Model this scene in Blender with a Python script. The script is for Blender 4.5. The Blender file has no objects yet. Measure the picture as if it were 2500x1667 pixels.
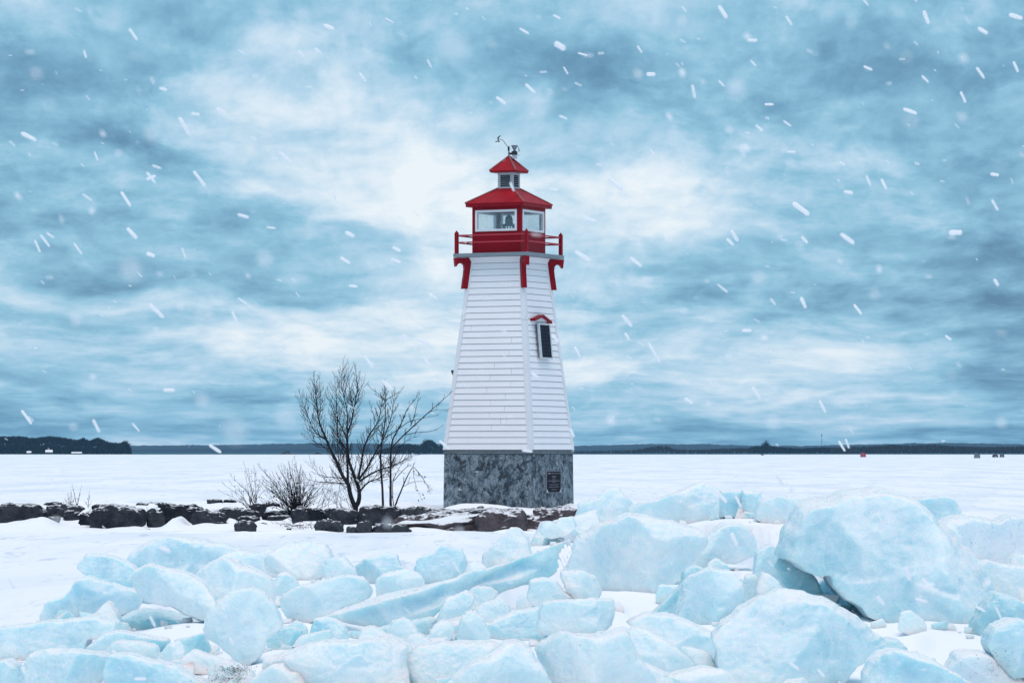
import bpy, bmesh, math, random
from mathutils import Vector, Matrix, noise
R = math.radians
random.seed(7)
scene = bpy.context.scene
C = scene.collection

# ---------------------------------------------------------------- camera
EYE, FPX, HZ, PXC = 1.95, 9000.0, 1101.0, 1250.0      # eye height, focal length and horizon row in photo pixels
cam_data = bpy.data.cameras.new('camera')
cam = bpy.data.objects.new('camera', cam_data)
C.objects.link(cam)
cam.location = (0, 0, EYE)
cam.rotation_euler = (R(90), 0, 0)
cam_data.sensor_width = 36
cam_data.lens = 36 * FPX / 2500
cam_data.shift_y = (HZ - 833.5) / 2500
cam_data.clip_start = 0.1
cam_data.clip_end = 40000
cam_data.dof.use_dof = True
cam_data.dof.focus_distance = 80
cam_data.dof.aperture_fstop = 21
scene.camera = cam

# ---------------------------------------------------------------- view, sampling
scene.view_settings.view_transform = 'Standard'
scene.view_settings.look = 'None'
scene.view_settings.exposure = 0.5
scene.view_settings.gamma = 1.0
scene.render.engine = 'CYCLES'
scene.cycles.use_denoising = True
scene.cycles.max_bounces = 8
scene.cycles.diffuse_bounces = 4
scene.cycles.transparent_max_bounces = 12
scene.cycles.volume_bounces = 1
scene.cycles.use_adaptive_sampling = False

# ---------------------------------------------------------------- node helpers
def s2l(r, g, b):
    f = lambda c: (c / 255 / 12.92) if c / 255 <= 0.04045 else ((c / 255 + 0.055) / 1.055) ** 2.4
    return (f(r), f(g), f(b), 1.0)

def nd(nt, kind, ins=None, **props):
    n = nt.nodes.new(kind)
    for k, v in props.items():
        setattr(n, k, v)
    for k, v in (ins or {}).items():
        sock = n.inputs[k]
        if isinstance(v, bpy.types.NodeSocket):
            nt.links.new(v, sock)
        else:
            sock.default_value = v
    return n

def mth(nt, op, a, b=None, c=None, clamp=False):
    ins = {0: a}
    if b is not None: ins[1] = b
    if c is not None: ins[2] = c
    return nd(nt, 'ShaderNodeMath', ins, operation=op, use_clamp=clamp).outputs[0]

def mixc(nt, f, a, b):
    n = nd(nt, 'ShaderNodeMix', data_type='RGBA')
    for idx, v in ((0, f), (6, a), (7, b)):
        if isinstance(v, bpy.types.NodeSocket): nt.links.new(v, n.inputs[idx])
        else: n.inputs[idx].default_value = v
    return n.outputs[2]

def ramp(nt, f, stops, interp='LINEAR'):
    n = nd(nt, 'ShaderNodeValToRGB', {0: f})
    cr = n.color_ramp
    cr.interpolation = interp
    while len(cr.elements) < len(stops): cr.elements.new(0.5)
    for e, (p, c) in zip(cr.elements, stops):
        e.position = p
        e.color = c if len(c) == 4 else (*c, 1)
    return n.outputs[0]

def tex(nt, co, scale, detail=4, rough=0.55, dist=0.0):
    return nd(nt, 'ShaderNodeTexNoise', {'Vector': co, 'Scale': scale, 'Detail': detail, 'Roughness': rough, 'Distortion': dist}).outputs[0]

def mapping(nt, co, scale):
    return nd(nt, 'ShaderNodeMapping', {'Vector': co, 'Scale': scale}).outputs[0]

# ---------------------------------------------------------------- world: overcast sky, one law for the whole dome
world = bpy.data.worlds.new('World')
scene.world = world
world.use_nodes = True
wt = world.node_tree
wt.nodes.clear()
SUN_AZ, SUN_EL = R(178), R(70)          # compass angle from +Y, clockwise
gen = nd(wt, 'ShaderNodeTexCoord').outputs['Generated']
xyz = nd(wt, 'ShaderNodeSeparateXYZ', {0: gen}).outputs
az = mth(wt, 'ARCTAN2', xyz[0], xyz[1])
el = mth(wt, 'ARCSINE', xyz[2])
elp = mth(wt, 'MAXIMUM', el, 0.0)
# clouds flatten towards the horizon
row = mth(wt, 'MULTIPLY', mth(wt, 'LOGARITHM', mth(wt, 'ADD', elp, 0.022), 2.718), 0.112)
cc = nd(wt, 'ShaderNodeCombineXYZ', {0: az, 1: row, 2: 0.0}).outputs[0]
warp = nd(wt, 'ShaderNodeTexNoise', {'Vector': cc, 'Scale': 26.0, 'Detail': 3.0}).outputs[1]
warp = nd(wt, 'ShaderNodeVectorMath', {0: warp, 1: (0.5, 0.5, 0.5)}, operation='SUBTRACT').outputs[0]
warp_s = nd(wt, 'ShaderNodeVectorMath', {0: warp, 'Scale': 0.012}, operation='SCALE').outputs[0]
ccw = nd(wt, 'ShaderNodeVectorMath', {0: cc, 1: warp_s}, operation='ADD').outputs[0]
ccs = mapping(wt, ccw, (1.0, 1.25, 1.0))
n_big = tex(wt, ccs, 17.0, 3, 0.5)
n_mid = tex(wt, ccs, 44.0, 7, 0.56, 0.0)
n_fine = tex(wt, mapping(wt, ccw, (1.0, 1.5, 1.0)), 120.0, 8, 0.6, 0.0)
# broad light and dark cloud banks, in angle from straight ahead; edges broken by the same warp
ew = nd(wt, 'ShaderNodeSeparateXYZ', {0: warp}).outputs
azw = mth(wt, 'MULTIPLY_ADD', ew[0], 0.034, az)
elw = mth(wt, 'MULTIPLY_ADD', ew[1], 0.024, el)
def bank(x, y, sx, sy, amp, tilt=0.0):
    dx = mth(wt, 'SUBTRACT', azw, math.atan((x - PXC) / FPX))
    dy = mth(wt, 'SUBTRACT', elw, math.atan((HZ - y) / FPX))
    c, s = math.cos(R(tilt)), math.sin(R(tilt))
    u = mth(wt, 'MULTIPLY_ADD', dx, c * FPX / sx, mth(wt, 'MULTIPLY', dy, s * FPX / sx))
    v = mth(wt, 'MULTIPLY_ADD', dx, -s * FPX / sy, mth(wt, 'MULTIPLY', dy, c * FPX / sy))
    q = mth(wt, 'MULTIPLY_ADD', u, u, mth(wt, 'MULTIPLY', v, v))
    return mth(wt, 'MULTIPLY', mth(wt, 'EXPONENT', mth(wt, 'MULTIPLY', q, -1.0)), amp)
BANKS = [
    (1080, 430, 210, 230, .34, 0), (880, 290, 330, 70, .24, -24), (1080, 680, 230, 170, .20, 0), (1350, 200, 420, 130, -.10, 0), (250, 300, 400, 200, -.05, 0),
    (1560, 420, 300, 120, .22, 0), (1720, 560, 330, 90, .10, 0), (1500, 690, 220, 70, .14, 0), (1650, 860, 480, 90, .24, 0),
    (1500, 980, 520, 50, .18, 0), (2050, 900, 420, 60, .16, 5), (420, 730, 560, 26, .20, 0), (420, 875, 640, 60, .20, 0),
    (980, 900, 260, 120, .18, 0), (520, 560, 220, 90, .04, -15),
    (120, 500, 240, 210, -.22, 0), (480, 690, 420, 40, -.17, 0), (780, 728, 130, 18, -.30, 0), (1150, 640, 330, 36, -.06, 0),
    (2200, 690, 420, 90, -.17, 3), (2480, 760, 170, 330, -.22, 0), (1750, 715, 330, 36, -.20, 3), (1500, 250, 330, 120, -.14, 0),
    (560, 130, 420, 45, -.18, -28), (2100, 150, 480, 130, -.12, 0), (2450, 380, 220, 260, -.12, 0),
    (420, 800, 520, 26, -.16, 0), (500, 1010, 900, 40, -.17, 0), (1950, 992, 420, 18, -.20, 0), (2050, 1065, 800, 26, -.22, 0), (1900, 755, 600, 15, -.06, 4),
    (60, 120, 300, 200, -.06, 0), (2450, 1060, 200, 60, -.14, 0),
]
acc = mth(wt, 'MULTIPLY_ADD', n_big, 0.40, 0.565 - 0.20)
acc = mth(wt, 'ADD', acc, mth(wt, 'MULTIPLY_ADD', n_mid, 0.40, -0.20))
acc = mth(wt, 'ADD', acc, mth(wt, 'MULTIPLY_ADD', n_fine, 0.38, -0.19))
for b in BANKS:
    acc = mth(wt, 'ADD', acc, bank(*b))
# wisps drawn out from the bright gap above the horizon
dyr = mth(wt, 'ADD', elw, 0.006)
rr_ = mth(wt, 'LOGARITHM', mth(wt, 'ADD', mth(wt, 'SQRT', mth(wt, 'ADD', mth(wt, 'MULTIPLY', azw, azw), mth(wt, 'MULTIPLY', dyr, dyr))), 0.012), 2.718)
th_ = mth(wt, 'ARCTAN2', dyr, azw)
pol = nd(wt, 'ShaderNodeCombineXYZ', {0: mth(wt, 'MULTIPLY', rr_, 1.25), 1: mth(wt, 'MULTIPLY', th_, 2.6), 2: 0.0}).outputs[0]
n_rad = tex(wt, pol, 2.6, 8, 0.62, 0.25)
acc = mth(wt, 'ADD', acc, mth(wt, 'MULTIPLY_ADD', n_rad, 0.32, -0.16))
n_lay = tex(wt, nd(wt, 'ShaderNodeCombineXYZ', {0: azw, 1: mth(wt, 'MULTIPLY', row, 2.2), 2: 3.0}).outputs[0], 21.0, 7, 0.58, 0.15)
acc = mth(wt, 'ADD', acc, mth(wt, 'MULTIPLY_ADD', n_lay, 0.50, -0.25))
# overlapping cloud sheets with ragged edges
for (mp, sc, z_, amp) in (((0.8, 1.9, 1.0), 13.0, 11.0, .18), ((1.0, 1.6, 1.0), 24.0, 23.0, .13), ((0.7, 2.2, 1.0), 30.0, 31.0, .10)):
    sh = tex(wt, nd(wt, 'ShaderNodeMapping', {'Vector': ccw, 'Scale': mp, 'Rotation': (0, 0, R(-7 if z_ < 20 else 6)), 'Location': (0, 0, z_)}).outputs[0], sc, 9, 0.60, 0.15)
    sm = nd(wt, 'ShaderNodeMapRange', {0: sh, 1: 0.45, 2: 0.60, 3: -0.5, 4: 0.5}, interpolation_type='SMOOTHSTEP').outputs[0]
    acc = mth(wt, 'MULTIPLY_ADD', sm, amp, acc)
cloud = ramp(wt, acc, [(0.0, s2l(86, 130, 164)), (0.22, s2l(112, 164, 195)), (0.44, s2l(144, 196, 223)), (0.64, s2l(184, 217, 239)),
                       (0.86, s2l(222, 238, 250)), (1.0, s2l(240, 248, 254))])
cloud = nd(wt, 'ShaderNodeVectorMath', {0: cloud, 'Scale': 10.0}, operation='SCALE').outputs[0]
sky = nd(wt, 'ShaderNodeTexSky', sky_type='NISHITA', sun_disc=False, sun_elevation=SUN_EL, sun_rotation=SUN_AZ).outputs[0]
skyc = mixc(wt, 0.92, sky, cloud)
bg = nd(wt, 'ShaderNodeBackground', {'Color': skyc, 'Strength': 0.071})
wo = nd(wt, 'ShaderNodeOutputWorld', {'Surface': bg.outputs[0]})

# ---------------------------------------------------------------- sun behind the cloud deck
sd = bpy.data.lights.new('sun', 'SUN')
sd.energy = 1.4
sd.angle = R(50)
sd.color = (1.0, 0.76, 0.68)
sun = bpy.data.objects.new('sun', sd)
C.objects.link(sun)
to_sun = Vector((math.sin(SUN_AZ) * math.cos(SUN_EL), math.cos(SUN_AZ) * math.cos(SUN_EL), math.sin(SUN_EL)))
sun.rotation_euler = to_sun.to_track_quat('Z', 'Y').to_euler()
sun.location = to_sun * 30

# ---------------------------------------------------------------- materials
def mat(name):
    m = bpy.data.materials.new(name)
    m.use_nodes = True
    nt = m.node_tree
    p = nt.nodes['Principled BSDF']
    co = nd(nt, 'ShaderNodeTexCoord')
    return m, nt, p, co

def setp(nt, p, **kw):
    names = {'base': 'Base Color', 'rough': 'Roughness', 'metal': 'Metallic', 'normal': 'Normal', 'sss': 'Subsurface Weight',
             'rad': 'Subsurface Radius', 'scale': 'Subsurface Scale', 'spec': 'Specular IOR Level'}
    for k, v in kw.items():
        s = p.inputs[names[k]]
        if isinstance(v, bpy.types.NodeSocket): nt.links.new(v, s)
        else: s.default_value = v

def bump(nt, h, strength=0.3, dist=0.02):
    return nd(nt, 'ShaderNodeBump', {'Height': h, 'Strength': strength, 'Distance': dist}).outputs[0]

def simple(name, col, rough=0.6, metal=0.0, vary=0.15, scale=6.0, bmp=0.0):
    m, nt, p, co = mat(name)
    n = tex(nt, co.outputs['Object'], scale, 6, 0.65)
    lo = tuple(c * (1 - vary) for c in col)
    hi = tuple(min(1, c * (1 + vary)) for c in col)
    setp(nt, p, base=ramp(nt, n, [(0.3, lo), (0.7, hi)]), rough=rough, metal=metal)
    if bmp: setp(nt, p, normal=bump(nt, tex(nt, co.outputs['Object'], scale * 6, 4), bmp, 0.01))
    return m

def m_snow(name, specks=True):
    m, nt, p, co = mat(name)
    geo = nd(nt, 'ShaderNodeNewGeometry').outputs['Position']
    st = mapping(nt, geo, (0.35, 0.06, 1.0))
    soft = tex(nt, st, 0.7, 5, 0.6)
    grain = tex(nt, mapping(nt, geo, (3.0, 1.0, 3.0)), 2.2, 6, 0.7)
    col = ramp(nt, soft, [(0.3, (0.84, 0.87, 0.92)), (0.7, (0.93, 0.94, 0.96))])
    if specks:
        sp = tex(nt, mapping(nt, geo, (1.0, 0.11, 1.0)), 1.9, 3, 0.75, 0.4)
        msk = ramp(nt, sp, [(0.57, (0, 0, 0)), (0.66, (1, 1, 1))])
        pt = tex(nt, mapping(nt, geo, (1.0, 0.16, 1.0)), 0.22, 6, 0.62, 0.5)
        col = mixc(nt, mth(nt, 'MULTIPLY', ramp(nt, pt, [(0.46, (0, 0, 0)), (0.66, (1, 1, 1))]), 0.8), col, (0.66, 0.74, 0.83, 1))
        col = mixc(nt, mth(nt, 'MULTIPLY', msk, 0.5), col, (0.42, 0.55, 0.66, 1))
    setp(nt, p, base=col, rough=0.75, normal=bump(nt, mth(nt, 'ADD', mth(nt, 'MULTIPLY', soft, 2.0), mth(nt, 'MULTIPLY', grain, 0.5)), 0.35, 0.08), spec=0.2)
    return m
M_LAKE = m_snow('wind packed lake snow')
M_SNOW = m_snow('drifted snow', False)

def m_ice(name, a, b, frost=0.85, dirty=0.0, sss=0.7):
    m, nt, p, co = mat(name)
    geo = nd(nt, 'ShaderNodeNewGeometry')
    pos = geo.outputs['Position']
    nz = nd(nt, 'ShaderNodeSeparateXYZ', {0: geo.outputs['Normal']}).outputs[2]
    n1 = tex(nt, pos, 2.6, 6, 0.62, 0.5)
    n2 = tex(nt, pos, 14.0, 6, 0.7)
    n3 = tex(nt, mapping(nt, pos, (1.0, 1.0, 0.35)), 30.0, 5, 0.7)
    vein = nd(nt, 'ShaderNodeTexVoronoi', {'Vector': nd(nt, 'ShaderNodeVectorMath', {0: pos, 1: nd(nt, 'ShaderNodeTexNoise', {'Vector': pos, 'Scale': 1.6}).outputs[1]}, operation='ADD').outputs[0], 'Scale': 1.7}, feature='DISTANCE_TO_EDGE').outputs[0]
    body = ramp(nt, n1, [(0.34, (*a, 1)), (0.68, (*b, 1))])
    vm = ramp(nt, vein, [(0.0, (1, 1, 1)), (0.035, (0, 0, 0))])
    body = mixc(nt, mth(nt, 'MULTIPLY', vm, 0.14), body, (0.93, 0.97, 0.98, 1))
    # rime and snow lying on whatever faces up
    top = mth(nt, 'ADD', mth(nt, 'MULTIPLY', mth(nt, 'SUBTRACT', nz, 0.34), 2.1), mth(nt, 'MULTIPLY', mth(nt, 'SUBTRACT', n2, 0.5), 1.0), clamp=True)
    col = mixc(nt, mth(nt, 'MULTIPLY', top, frost), body, (0.90, 0.93, 0.95, 1))
    if dirty:
        dm = ramp(nt, tex(nt, pos, 9.0, 6, 0.8), [(0.60, (0, 0, 0)), (0.70, (1, 1, 1))])
        col = mixc(nt, mth(nt, 'MULTIPLY', dm, dirty), col, (0.12, 0.12, 0.13, 1))
    h = mth(nt, 'ADD', mth(nt, 'MULTIPLY', n1, 1.2), mth(nt, 'ADD', mth(nt, 'MULTIPLY', n2, 0.5), mth(nt, 'MULTIPLY', n3, 0.22)))
    setp(nt, p, base=col, rough=ramp(nt, n2, [(0.3, (0.14,) * 3), (0.7, (0.5,) * 3)]), sss=sss, rad=(0.12, 0.34, 0.42), scale=0.5,
         normal=bump(nt, h, 0.75, 0.05), spec=0.4)
    return m
M_ICE = m_ice('milky blue ice', (0.40, 0.68, 0.78), (0.72, 0.86, 0.91), 0.92)
M_ICEW = m_ice('frosted white ice', (0.59, 0.79, 0.86), (0.86, 0.925, 0.95), 0.95)
M_ICED = m_ice('shade darkened blue ice', (0.28, 0.56, 0.64), (0.50, 0.74, 0.80), 0.6)  # darker blue ice, shade of hollows and gaps put into its colour
M_ICEB = m_ice('dirty snowy ice', (0.62, 0.76, 0.84), (0.80, 0.88, 0.93), 0.9, 0.6)

def m_rock(name, a, b, snow=0.9, lo=0.62, hi=0.8):
    m, nt, p, co = mat(name)
    geo = nd(nt, 'ShaderNodeNewGeometry')
    pos = geo.outputs['Position']
    nz = nd(nt, 'ShaderNodeSeparateXYZ', {0: geo.outputs['Normal']}).outputs[2]
    n1 = tex(nt, pos, 3.0, 8, 0.7)
    n2 = tex(nt, pos, 22.0, 6, 0.75)
    base = ramp(nt, mth(nt, 'ADD', mth(nt, 'MULTIPLY', n1, 0.6), mth(nt, 'MULTIPLY', n2, 0.4)), [(0.36, (*a, 1)), (0.62, (*b, 1)), (0.72, (b[0] * 2.2, b[1] * 2.2, b[2] * 2.2, 1))])
    t = mth(nt, 'ADD', nz, mth(nt, 'MULTIPLY', mth(nt, 'SUBTRACT', tex(nt, pos, 5.0, 6, 0.7), 0.5), 0.9))
    msk = mth(nt, 'MULTIPLY', ramp(nt, t, [(lo, (0, 0, 0)), (hi, (1, 1, 1))]), snow)
    setp(nt, p, base=mixc(nt, msk, base, (0.88, 0.91, 0.95, 1)), rough=0.95, normal=bump(nt, mth(nt, 'ADD', n1, mth(nt, 'MULTIPLY', n2, 0.4)), 0.9, 0.06), spec=0.08)
    return m
M_ROCKD = m_rock('dark wet stone', (0.006, 0.008, 0.014), (0.034, 0.038, 0.050), 0.8, 0.90, 1.05)
M_ROCKG = m_rock('grey stone', (0.014, 0.018, 0.026), (0.075, 0.085, 0.10), 0.8, 0.88, 1.05)
M_ROCKB = m_rock('reddish bedrock', (0.020, 0.018, 0.024), (0.125, 0.110, 0.122), 0.95, 0.80, 0.98)

def m_wood(name, col, vary=0.25, rough=0.7):
    m, nt, p, co = mat(name)
    g = tex(nt, mapping(nt, co.outputs['Object'], (1.2, 1.2, 9.0)), 5.0, 6, 0.7)
    d = tex(nt, co.outputs['Object'], 1.4, 5, 0.7)
    f = mth(nt, 'ADD', mth(nt, 'MULTIPLY', g, 0.5), mth(nt, 'MULTIPLY', d, 0.5))
    setp(nt, p, base=ramp(nt, f, [(0.32, tuple(c * (1 - vary) for c in col)), (0.62, col)]), rough=rough, normal=bump(nt, g, 0.15, 0.006))
    return m
M_WHITE = m_wood('white painted clapboard', (0.84, 0.845, 0.88), 0.07)
M_TRIM = m_wood('white painted trim', (0.74, 0.76, 0.80), 0.12)
M_CORE = simple('shadow line core', (0.05, 0.06, 0.08))  # tower core coloured dark so the clapboard gaps read as shadow lines
M_RED = m_wood('crimson paint', (0.26, 0.004, 0.015), 0.30, 0.45)
M_ROOF = simple('red painted roof sheet', (0.31, 0.008, 0.016), 0.5, 0, 0.30, 5.0, 0.05)
for m_ in (M_RED, M_ROOF): m_.node_tree.nodes['Principled BSDF'].inputs['Specular IOR Level'].default_value = 0.12
M_RAIL = m_wood('lightened red rail paint', (0.40, 0.022, 0.040), 0.2, 0.6)  # red made lighter for the light the rails catch
M_HIP = simple('weathered hip flashing', (0.24, 0.10, 0.10), 0.5, 0.0, 0.4, 9.0)
M_DECK = m_wood('weathered grey deck timber', (0.20, 0.25, 0.29), 0.35)
M_LOUV = m_wood('galvanised louvre', (0.42, 0.48, 0.54), 0.2, 0.5)
M_DARK = simple('dark interior', (0.012, 0.014, 0.02), 0.9)
M_BLACK = simple('black metal', (0.012, 0.013, 0.018), 0.45)
M_GREYP = simple('grey plastic', (0.16, 0.19, 0.23), 0.5)
M_ALU = simple('aluminium frame', (0.55, 0.60, 0.64), 0.4, 0.3)
M_CELL = simple('solar cell', (0.004, 0.006, 0.020), 0.5, 0, 0.3, 14); M_CELL.node_tree.nodes['Principled BSDF'].inputs['Specular IOR Level'].default_value = 0.12
M_BEACON = simple('weathered bronze', (0.06, 0.075, 0.085), 0.5, 0.0, 0.4, 20)
M_PLAQ = simple('dark bronze plaque', (0.008, 0.007, 0.016), 0.55)
M_PLAQ.node_tree.nodes['Principled BSDF'].inputs['Specular IOR Level'].default_value = 0.1
M_LETT = simple('raised plaque lettering', (0.16, 0.17, 0.22), 0.5)
M_BARK = simple('dark bark', (0.008, 0.009, 0.014), 0.9, 0, 0.4, 20)
M_TWIG = simple('thin twig bark', (0.012, 0.011, 0.017), 0.9, 0, 0.3, 20)
M_SEED = simple('dry seed heads', (0.03, 0.018, 0.026), 0.9)

def m_conc():
    m, nt, p, co = mat('stained concrete')
    ob = co.outputs['Object']
    a = tex(nt, ob, 2.6, 8, 0.68, 0.6)
    b = tex(nt, mapping(nt, ob, (1, 1, 0.5)), 12.0, 8, 0.72, 1.0)
    w = nd(nt, 'ShaderNodeTexNoise', {'Vector': ob, 'Scale': 5.0, 'Detail': 4.0}).outputs[1]
    wv = nd(nt, 'ShaderNodeVectorMath', {0: ob, 1: nd(nt, 'ShaderNodeVectorMath', {0: w, 'Scale': 0.35}, operation='SCALE').outputs[0]}, operation='ADD').outputs[0]
    v = nd(nt, 'ShaderNodeTexVoronoi', {'Vector': wv, 'Scale': 6.5}, feature='DISTANCE_TO_EDGE').outputs[0]
    base = ramp(nt, mth(nt, 'ADD', mth(nt, 'MULTIPLY', a, 0.5), mth(nt, 'MULTIPLY', b, 0.5)),
                [(0.36, (0.008, 0.016, 0.026, 1)), (0.455, (0.04, 0.065, 0.09, 1)), (0.51, (0.13, 0.18, 0.22, 1)), (0.60, (0.26, 0.32, 0.37, 1))])
    sp = tex(nt, mapping(nt, ob, (1, 1, .75)), 5.2, 7, 0.6, 0.8)
    base = mixc(nt, mth(nt, 'MULTIPLY', ramp(nt, sp, [(0.545, (0, 0, 0)), (0.60, (1, 1, 1))]), 0.9), base, (0.012, 0.020, 0.030, 1))
    lt = tex(nt, mapping(nt, ob, (1.3, 1.3, .8)), 2.6, 7, 0.7, 0.5)
    base = mixc(nt, mth(nt, 'MULTIPLY', ramp(nt, lt, [(0.52, (0, 0, 0)), (0.64, (1, 1, 1))]), 0.5), base, (0.34, 0.40, 0.44, 1))
    crack = ramp(nt, v, [(0.0, (1, 1, 1)), (0.07, (0, 0, 0))])
    pm = ramp(nt, tex(nt, ob, 2.0, 4), [(0.40, (0, 0, 0)), (0.48, (1, 1, 1))])
    base = mixc(nt, mth(nt, 'MULTIPLY', crack, mth(nt, 'MULTIPLY', pm, 0.85)), base, (0.02, 0.03, 0.04, 1))
    setp(nt, p, base=base, rough=0.9, normal=bump(nt, mth(nt, 'ADD', b, mth(nt, 'MULTIPLY', v, 0.6)), 0.7, 0.03))
    return m
M_CONC = m_conc()
M_CAP = simple('dark mortar ledge', (0.10, 0.13, 0.15), 0.9, 0, 0.4, 8)

def m_glass():
    m, nt, p, co = mat('frosty window glass')
    nt.nodes.remove(p)
    n = tex(nt, co.outputs['Object'], 60.0, 5, 0.8)
    tr = nd(nt, 'ShaderNodeBsdfTransparent', {'Color': (0.93, 0.97, 0.98, 1)}).outputs[0]
    gl = nd(nt, 'ShaderNodeBsdfGlossy', {'Color': (0.9, 0.95, 1, 1), 'Roughness': 0.03}).outputs[0]
    df = nd(nt, 'ShaderNodeBsdfTranslucent', {'Color': (0.8, 0.88, 0.9, 1)}).outputs[0]
    m1 = nd(nt, 'ShaderNodeMixShader', {0: 0.09, 1: tr, 2: gl}).outputs[0]
    fr = mth(nt, 'MULTIPLY', ramp(nt, n, [(0.42, (0, 0, 0)), (0.62, (1, 1, 1))]), 0.22)
    m2 = nd(nt, 'ShaderNodeMixShader', {0: fr, 1: m1, 2: df}).outputs[0]
    nt.links.new(m2, nt.nodes['Material Output'].inputs['Surface'])
    return m
M_GLASS = m_glass()

def m_flake(name, thin):
    m, nt, p, co = mat(name)
    nt.nodes.remove(p)
    a = nd(nt, 'ShaderNodeBsdfDiffuse', {'Color': (0.97, 0.98, 1, 1)}).outputs[0]
    b = nd(nt, 'ShaderNodeBsdfTranslucent', {'Color': (0.97, 0.98, 1, 1)}).outputs[0]
    c = nd(nt, 'ShaderNodeBsdfTransparent').outputs[0]
    fl = nd(nt, 'ShaderNodeMixShader', {0: 0.45, 1: a, 2: b}).outputs[0]
    nt.links.new(nd(nt, 'ShaderNodeMixShader', {0: thin, 1: fl, 2: c}).outputs[0], nt.nodes['Material Output'].inputs['Surface'])
    return m
M_FLAKE = m_flake('airborne snow', 0.12)
M_FLAKET = m_flake('thin airborne snow', 0.72)
M_WATER = simple('open lake water', (0.02, 0.07, 0.10), 0.7); M_WATER.node_tree.nodes['Principled BSDF'].inputs['Specular IOR Level'].default_value = 0.05
M_WOODS = simple('far bare woods', (0.002, 0.004, 0.011), 0.95, 0, 0.5, 0.15)
M_WOODB = simple('far reddish bare woods', (0.040, 0.042, 0.052), 0.95, 0, 0.5, 0.15)
M_HILL = simple('wooded hillside', (0.004, 0.018, 0.036), 0.95, 0, 0.5, 0.02)

# ---------------------------------------------------------------- mesh helpers
class MB:
    def __init__(self): self.v, self.f = [], []
    def add(self, vs, fs):
        o = len(self.v)
        self.v += [tuple(x) for x in vs]
        self.f += [tuple(i + o for i in q) for q in fs]
    def hexa(self, p):      # 8 points: bottom ring 0-3, top ring 4-7
        self.add(p, [(0, 3, 2, 1), (4, 5, 6, 7), (0, 1, 5, 4), (1, 2, 6, 5), (2, 3, 7, 6), (3, 0, 4, 7)])
    def box(self, x0, x1, y0, y1, z0, z1):
        self.hexa([(x0, y0, z0), (x1, y0, z0), (x1, y1, z0), (x0, y1, z0), (x0, y0, z1), (x1, y0, z1), (x1, y1, z1), (x0, y1, z1)])
    def frus(self, h0, z0, h1, z1):
        self.hexa([(-h0, -h0, z0), (h0, -h0, z0), (h0, h0, z0), (-h0, h0, z0), (-h1, -h1, z1), (h1, -h1, z1), (h1, h1, z1), (-h1, h1, z1)])
    def tube(self, pts, rads, n=6, cap=True):
        pts = [Vector(p) for p in pts]
        rings = []
        for i, p in enumerate(pts):
            d = (pts[min(i + 1, len(pts) - 1)] - pts[max(i - 1, 0)])
            if d.length < 1e-9: d = Vector((0, 0, 1))
            d.normalize()
            a = d.cross(Vector((0.31, 0.92, 0.2)))
            if a.length < 1e-4: a = d.cross(Vector((1, 0, 0)))
            a.normalize(); b = d.cross(a)
            rings.append([p + (a * math.cos(t) + b * math.sin(t)) * rads[i] for t in (2 * math.pi * k / n for k in range(n))])
        vs = [q for r in rings for q in r]
        fs = [(i * n + k, i * n + (k + 1) % n, (i + 1) * n + (k + 1) % n, (i + 1) * n + k) for i in range(len(pts) - 1) for k in range(n)]
        if cap:
            fs += [tuple(reversed(range(n))), tuple(range((len(pts) - 1) * n, len(pts) * n))]
        self.add(vs, fs)
    def lathe(self, c, prof, n=16):
        vs, fs = [], []
        for r, z in prof:
            vs += [(c[0] + r * math.cos(2 * math.pi * k / n), c[1] + r * math.sin(2 * math.pi * k / n), c[2] + z) for k in range(n)]
        for i in range(len(prof) - 1):
            fs += [(i * n + k, i * n + (k + 1) % n, (i + 1) * n + (k + 1) % n, (i + 1) * n + k) for k in range(n)]
        fs += [tuple(reversed(range(n))), tuple(range((len(prof) - 1) * n, len(prof) * n))]
        self.add(vs, fs)
    def build(self, name, m, parent=None, smooth=False, bevel=0.0, base=None):
        me = bpy.data.meshes.new(name)
        vs = self.v
        if base is not None:
            vs = [(x - base[0], y - base[1], z - base[2]) for x, y, z in vs]
        me.from_pydata(vs, [], self.f)
        me.materials.append(m)
        if smooth: me.polygons.foreach_set('use_smooth', [True] * len(me.polygons))
        o = bpy.data.objects.new(name, me)
        C.objects.link(o)
        if base is not None: o.location = base
        if parent is not None: o.parent = parent
        if bevel:
            b = o.modifiers.new('bevel', 'BEVEL'); b.width = bevel; b.segments = 2; b.limit_method = 'ANGLE'
        return o

def tag(o, label=None, cat=None, group=None, kind=None):
    for k, v in (('label', label), ('category', cat), ('group', group), ('kind', kind)):
        if v: o[k] = v
    return o
def empty(name, loc, rz=0.0):
    o = bpy.data.objects.new(name, None)
    C.objects.link(o); o.location = loc; o.rotation_euler = (0, 0, rz); o.empty_display_size = 0.3
    return o
def P(x, y, d):                 # where photo pixel (x, y) lies at distance d
    return Vector(((x - PXC) / FPX * d, d, EYE - (y - HZ) / FPX * d))
def interp(x, tab):
    if x <= tab[0][0]: return tab[0][1]
    for (a, b), (c, d) in zip(tab, tab[1:]):
        if x <= c: return b + (d - b) * (x - a) / (c - a)
    return tab[-1][1]
def nz(x, y, z=0.0): return noise.noise(Vector((x, y, z)))

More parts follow.
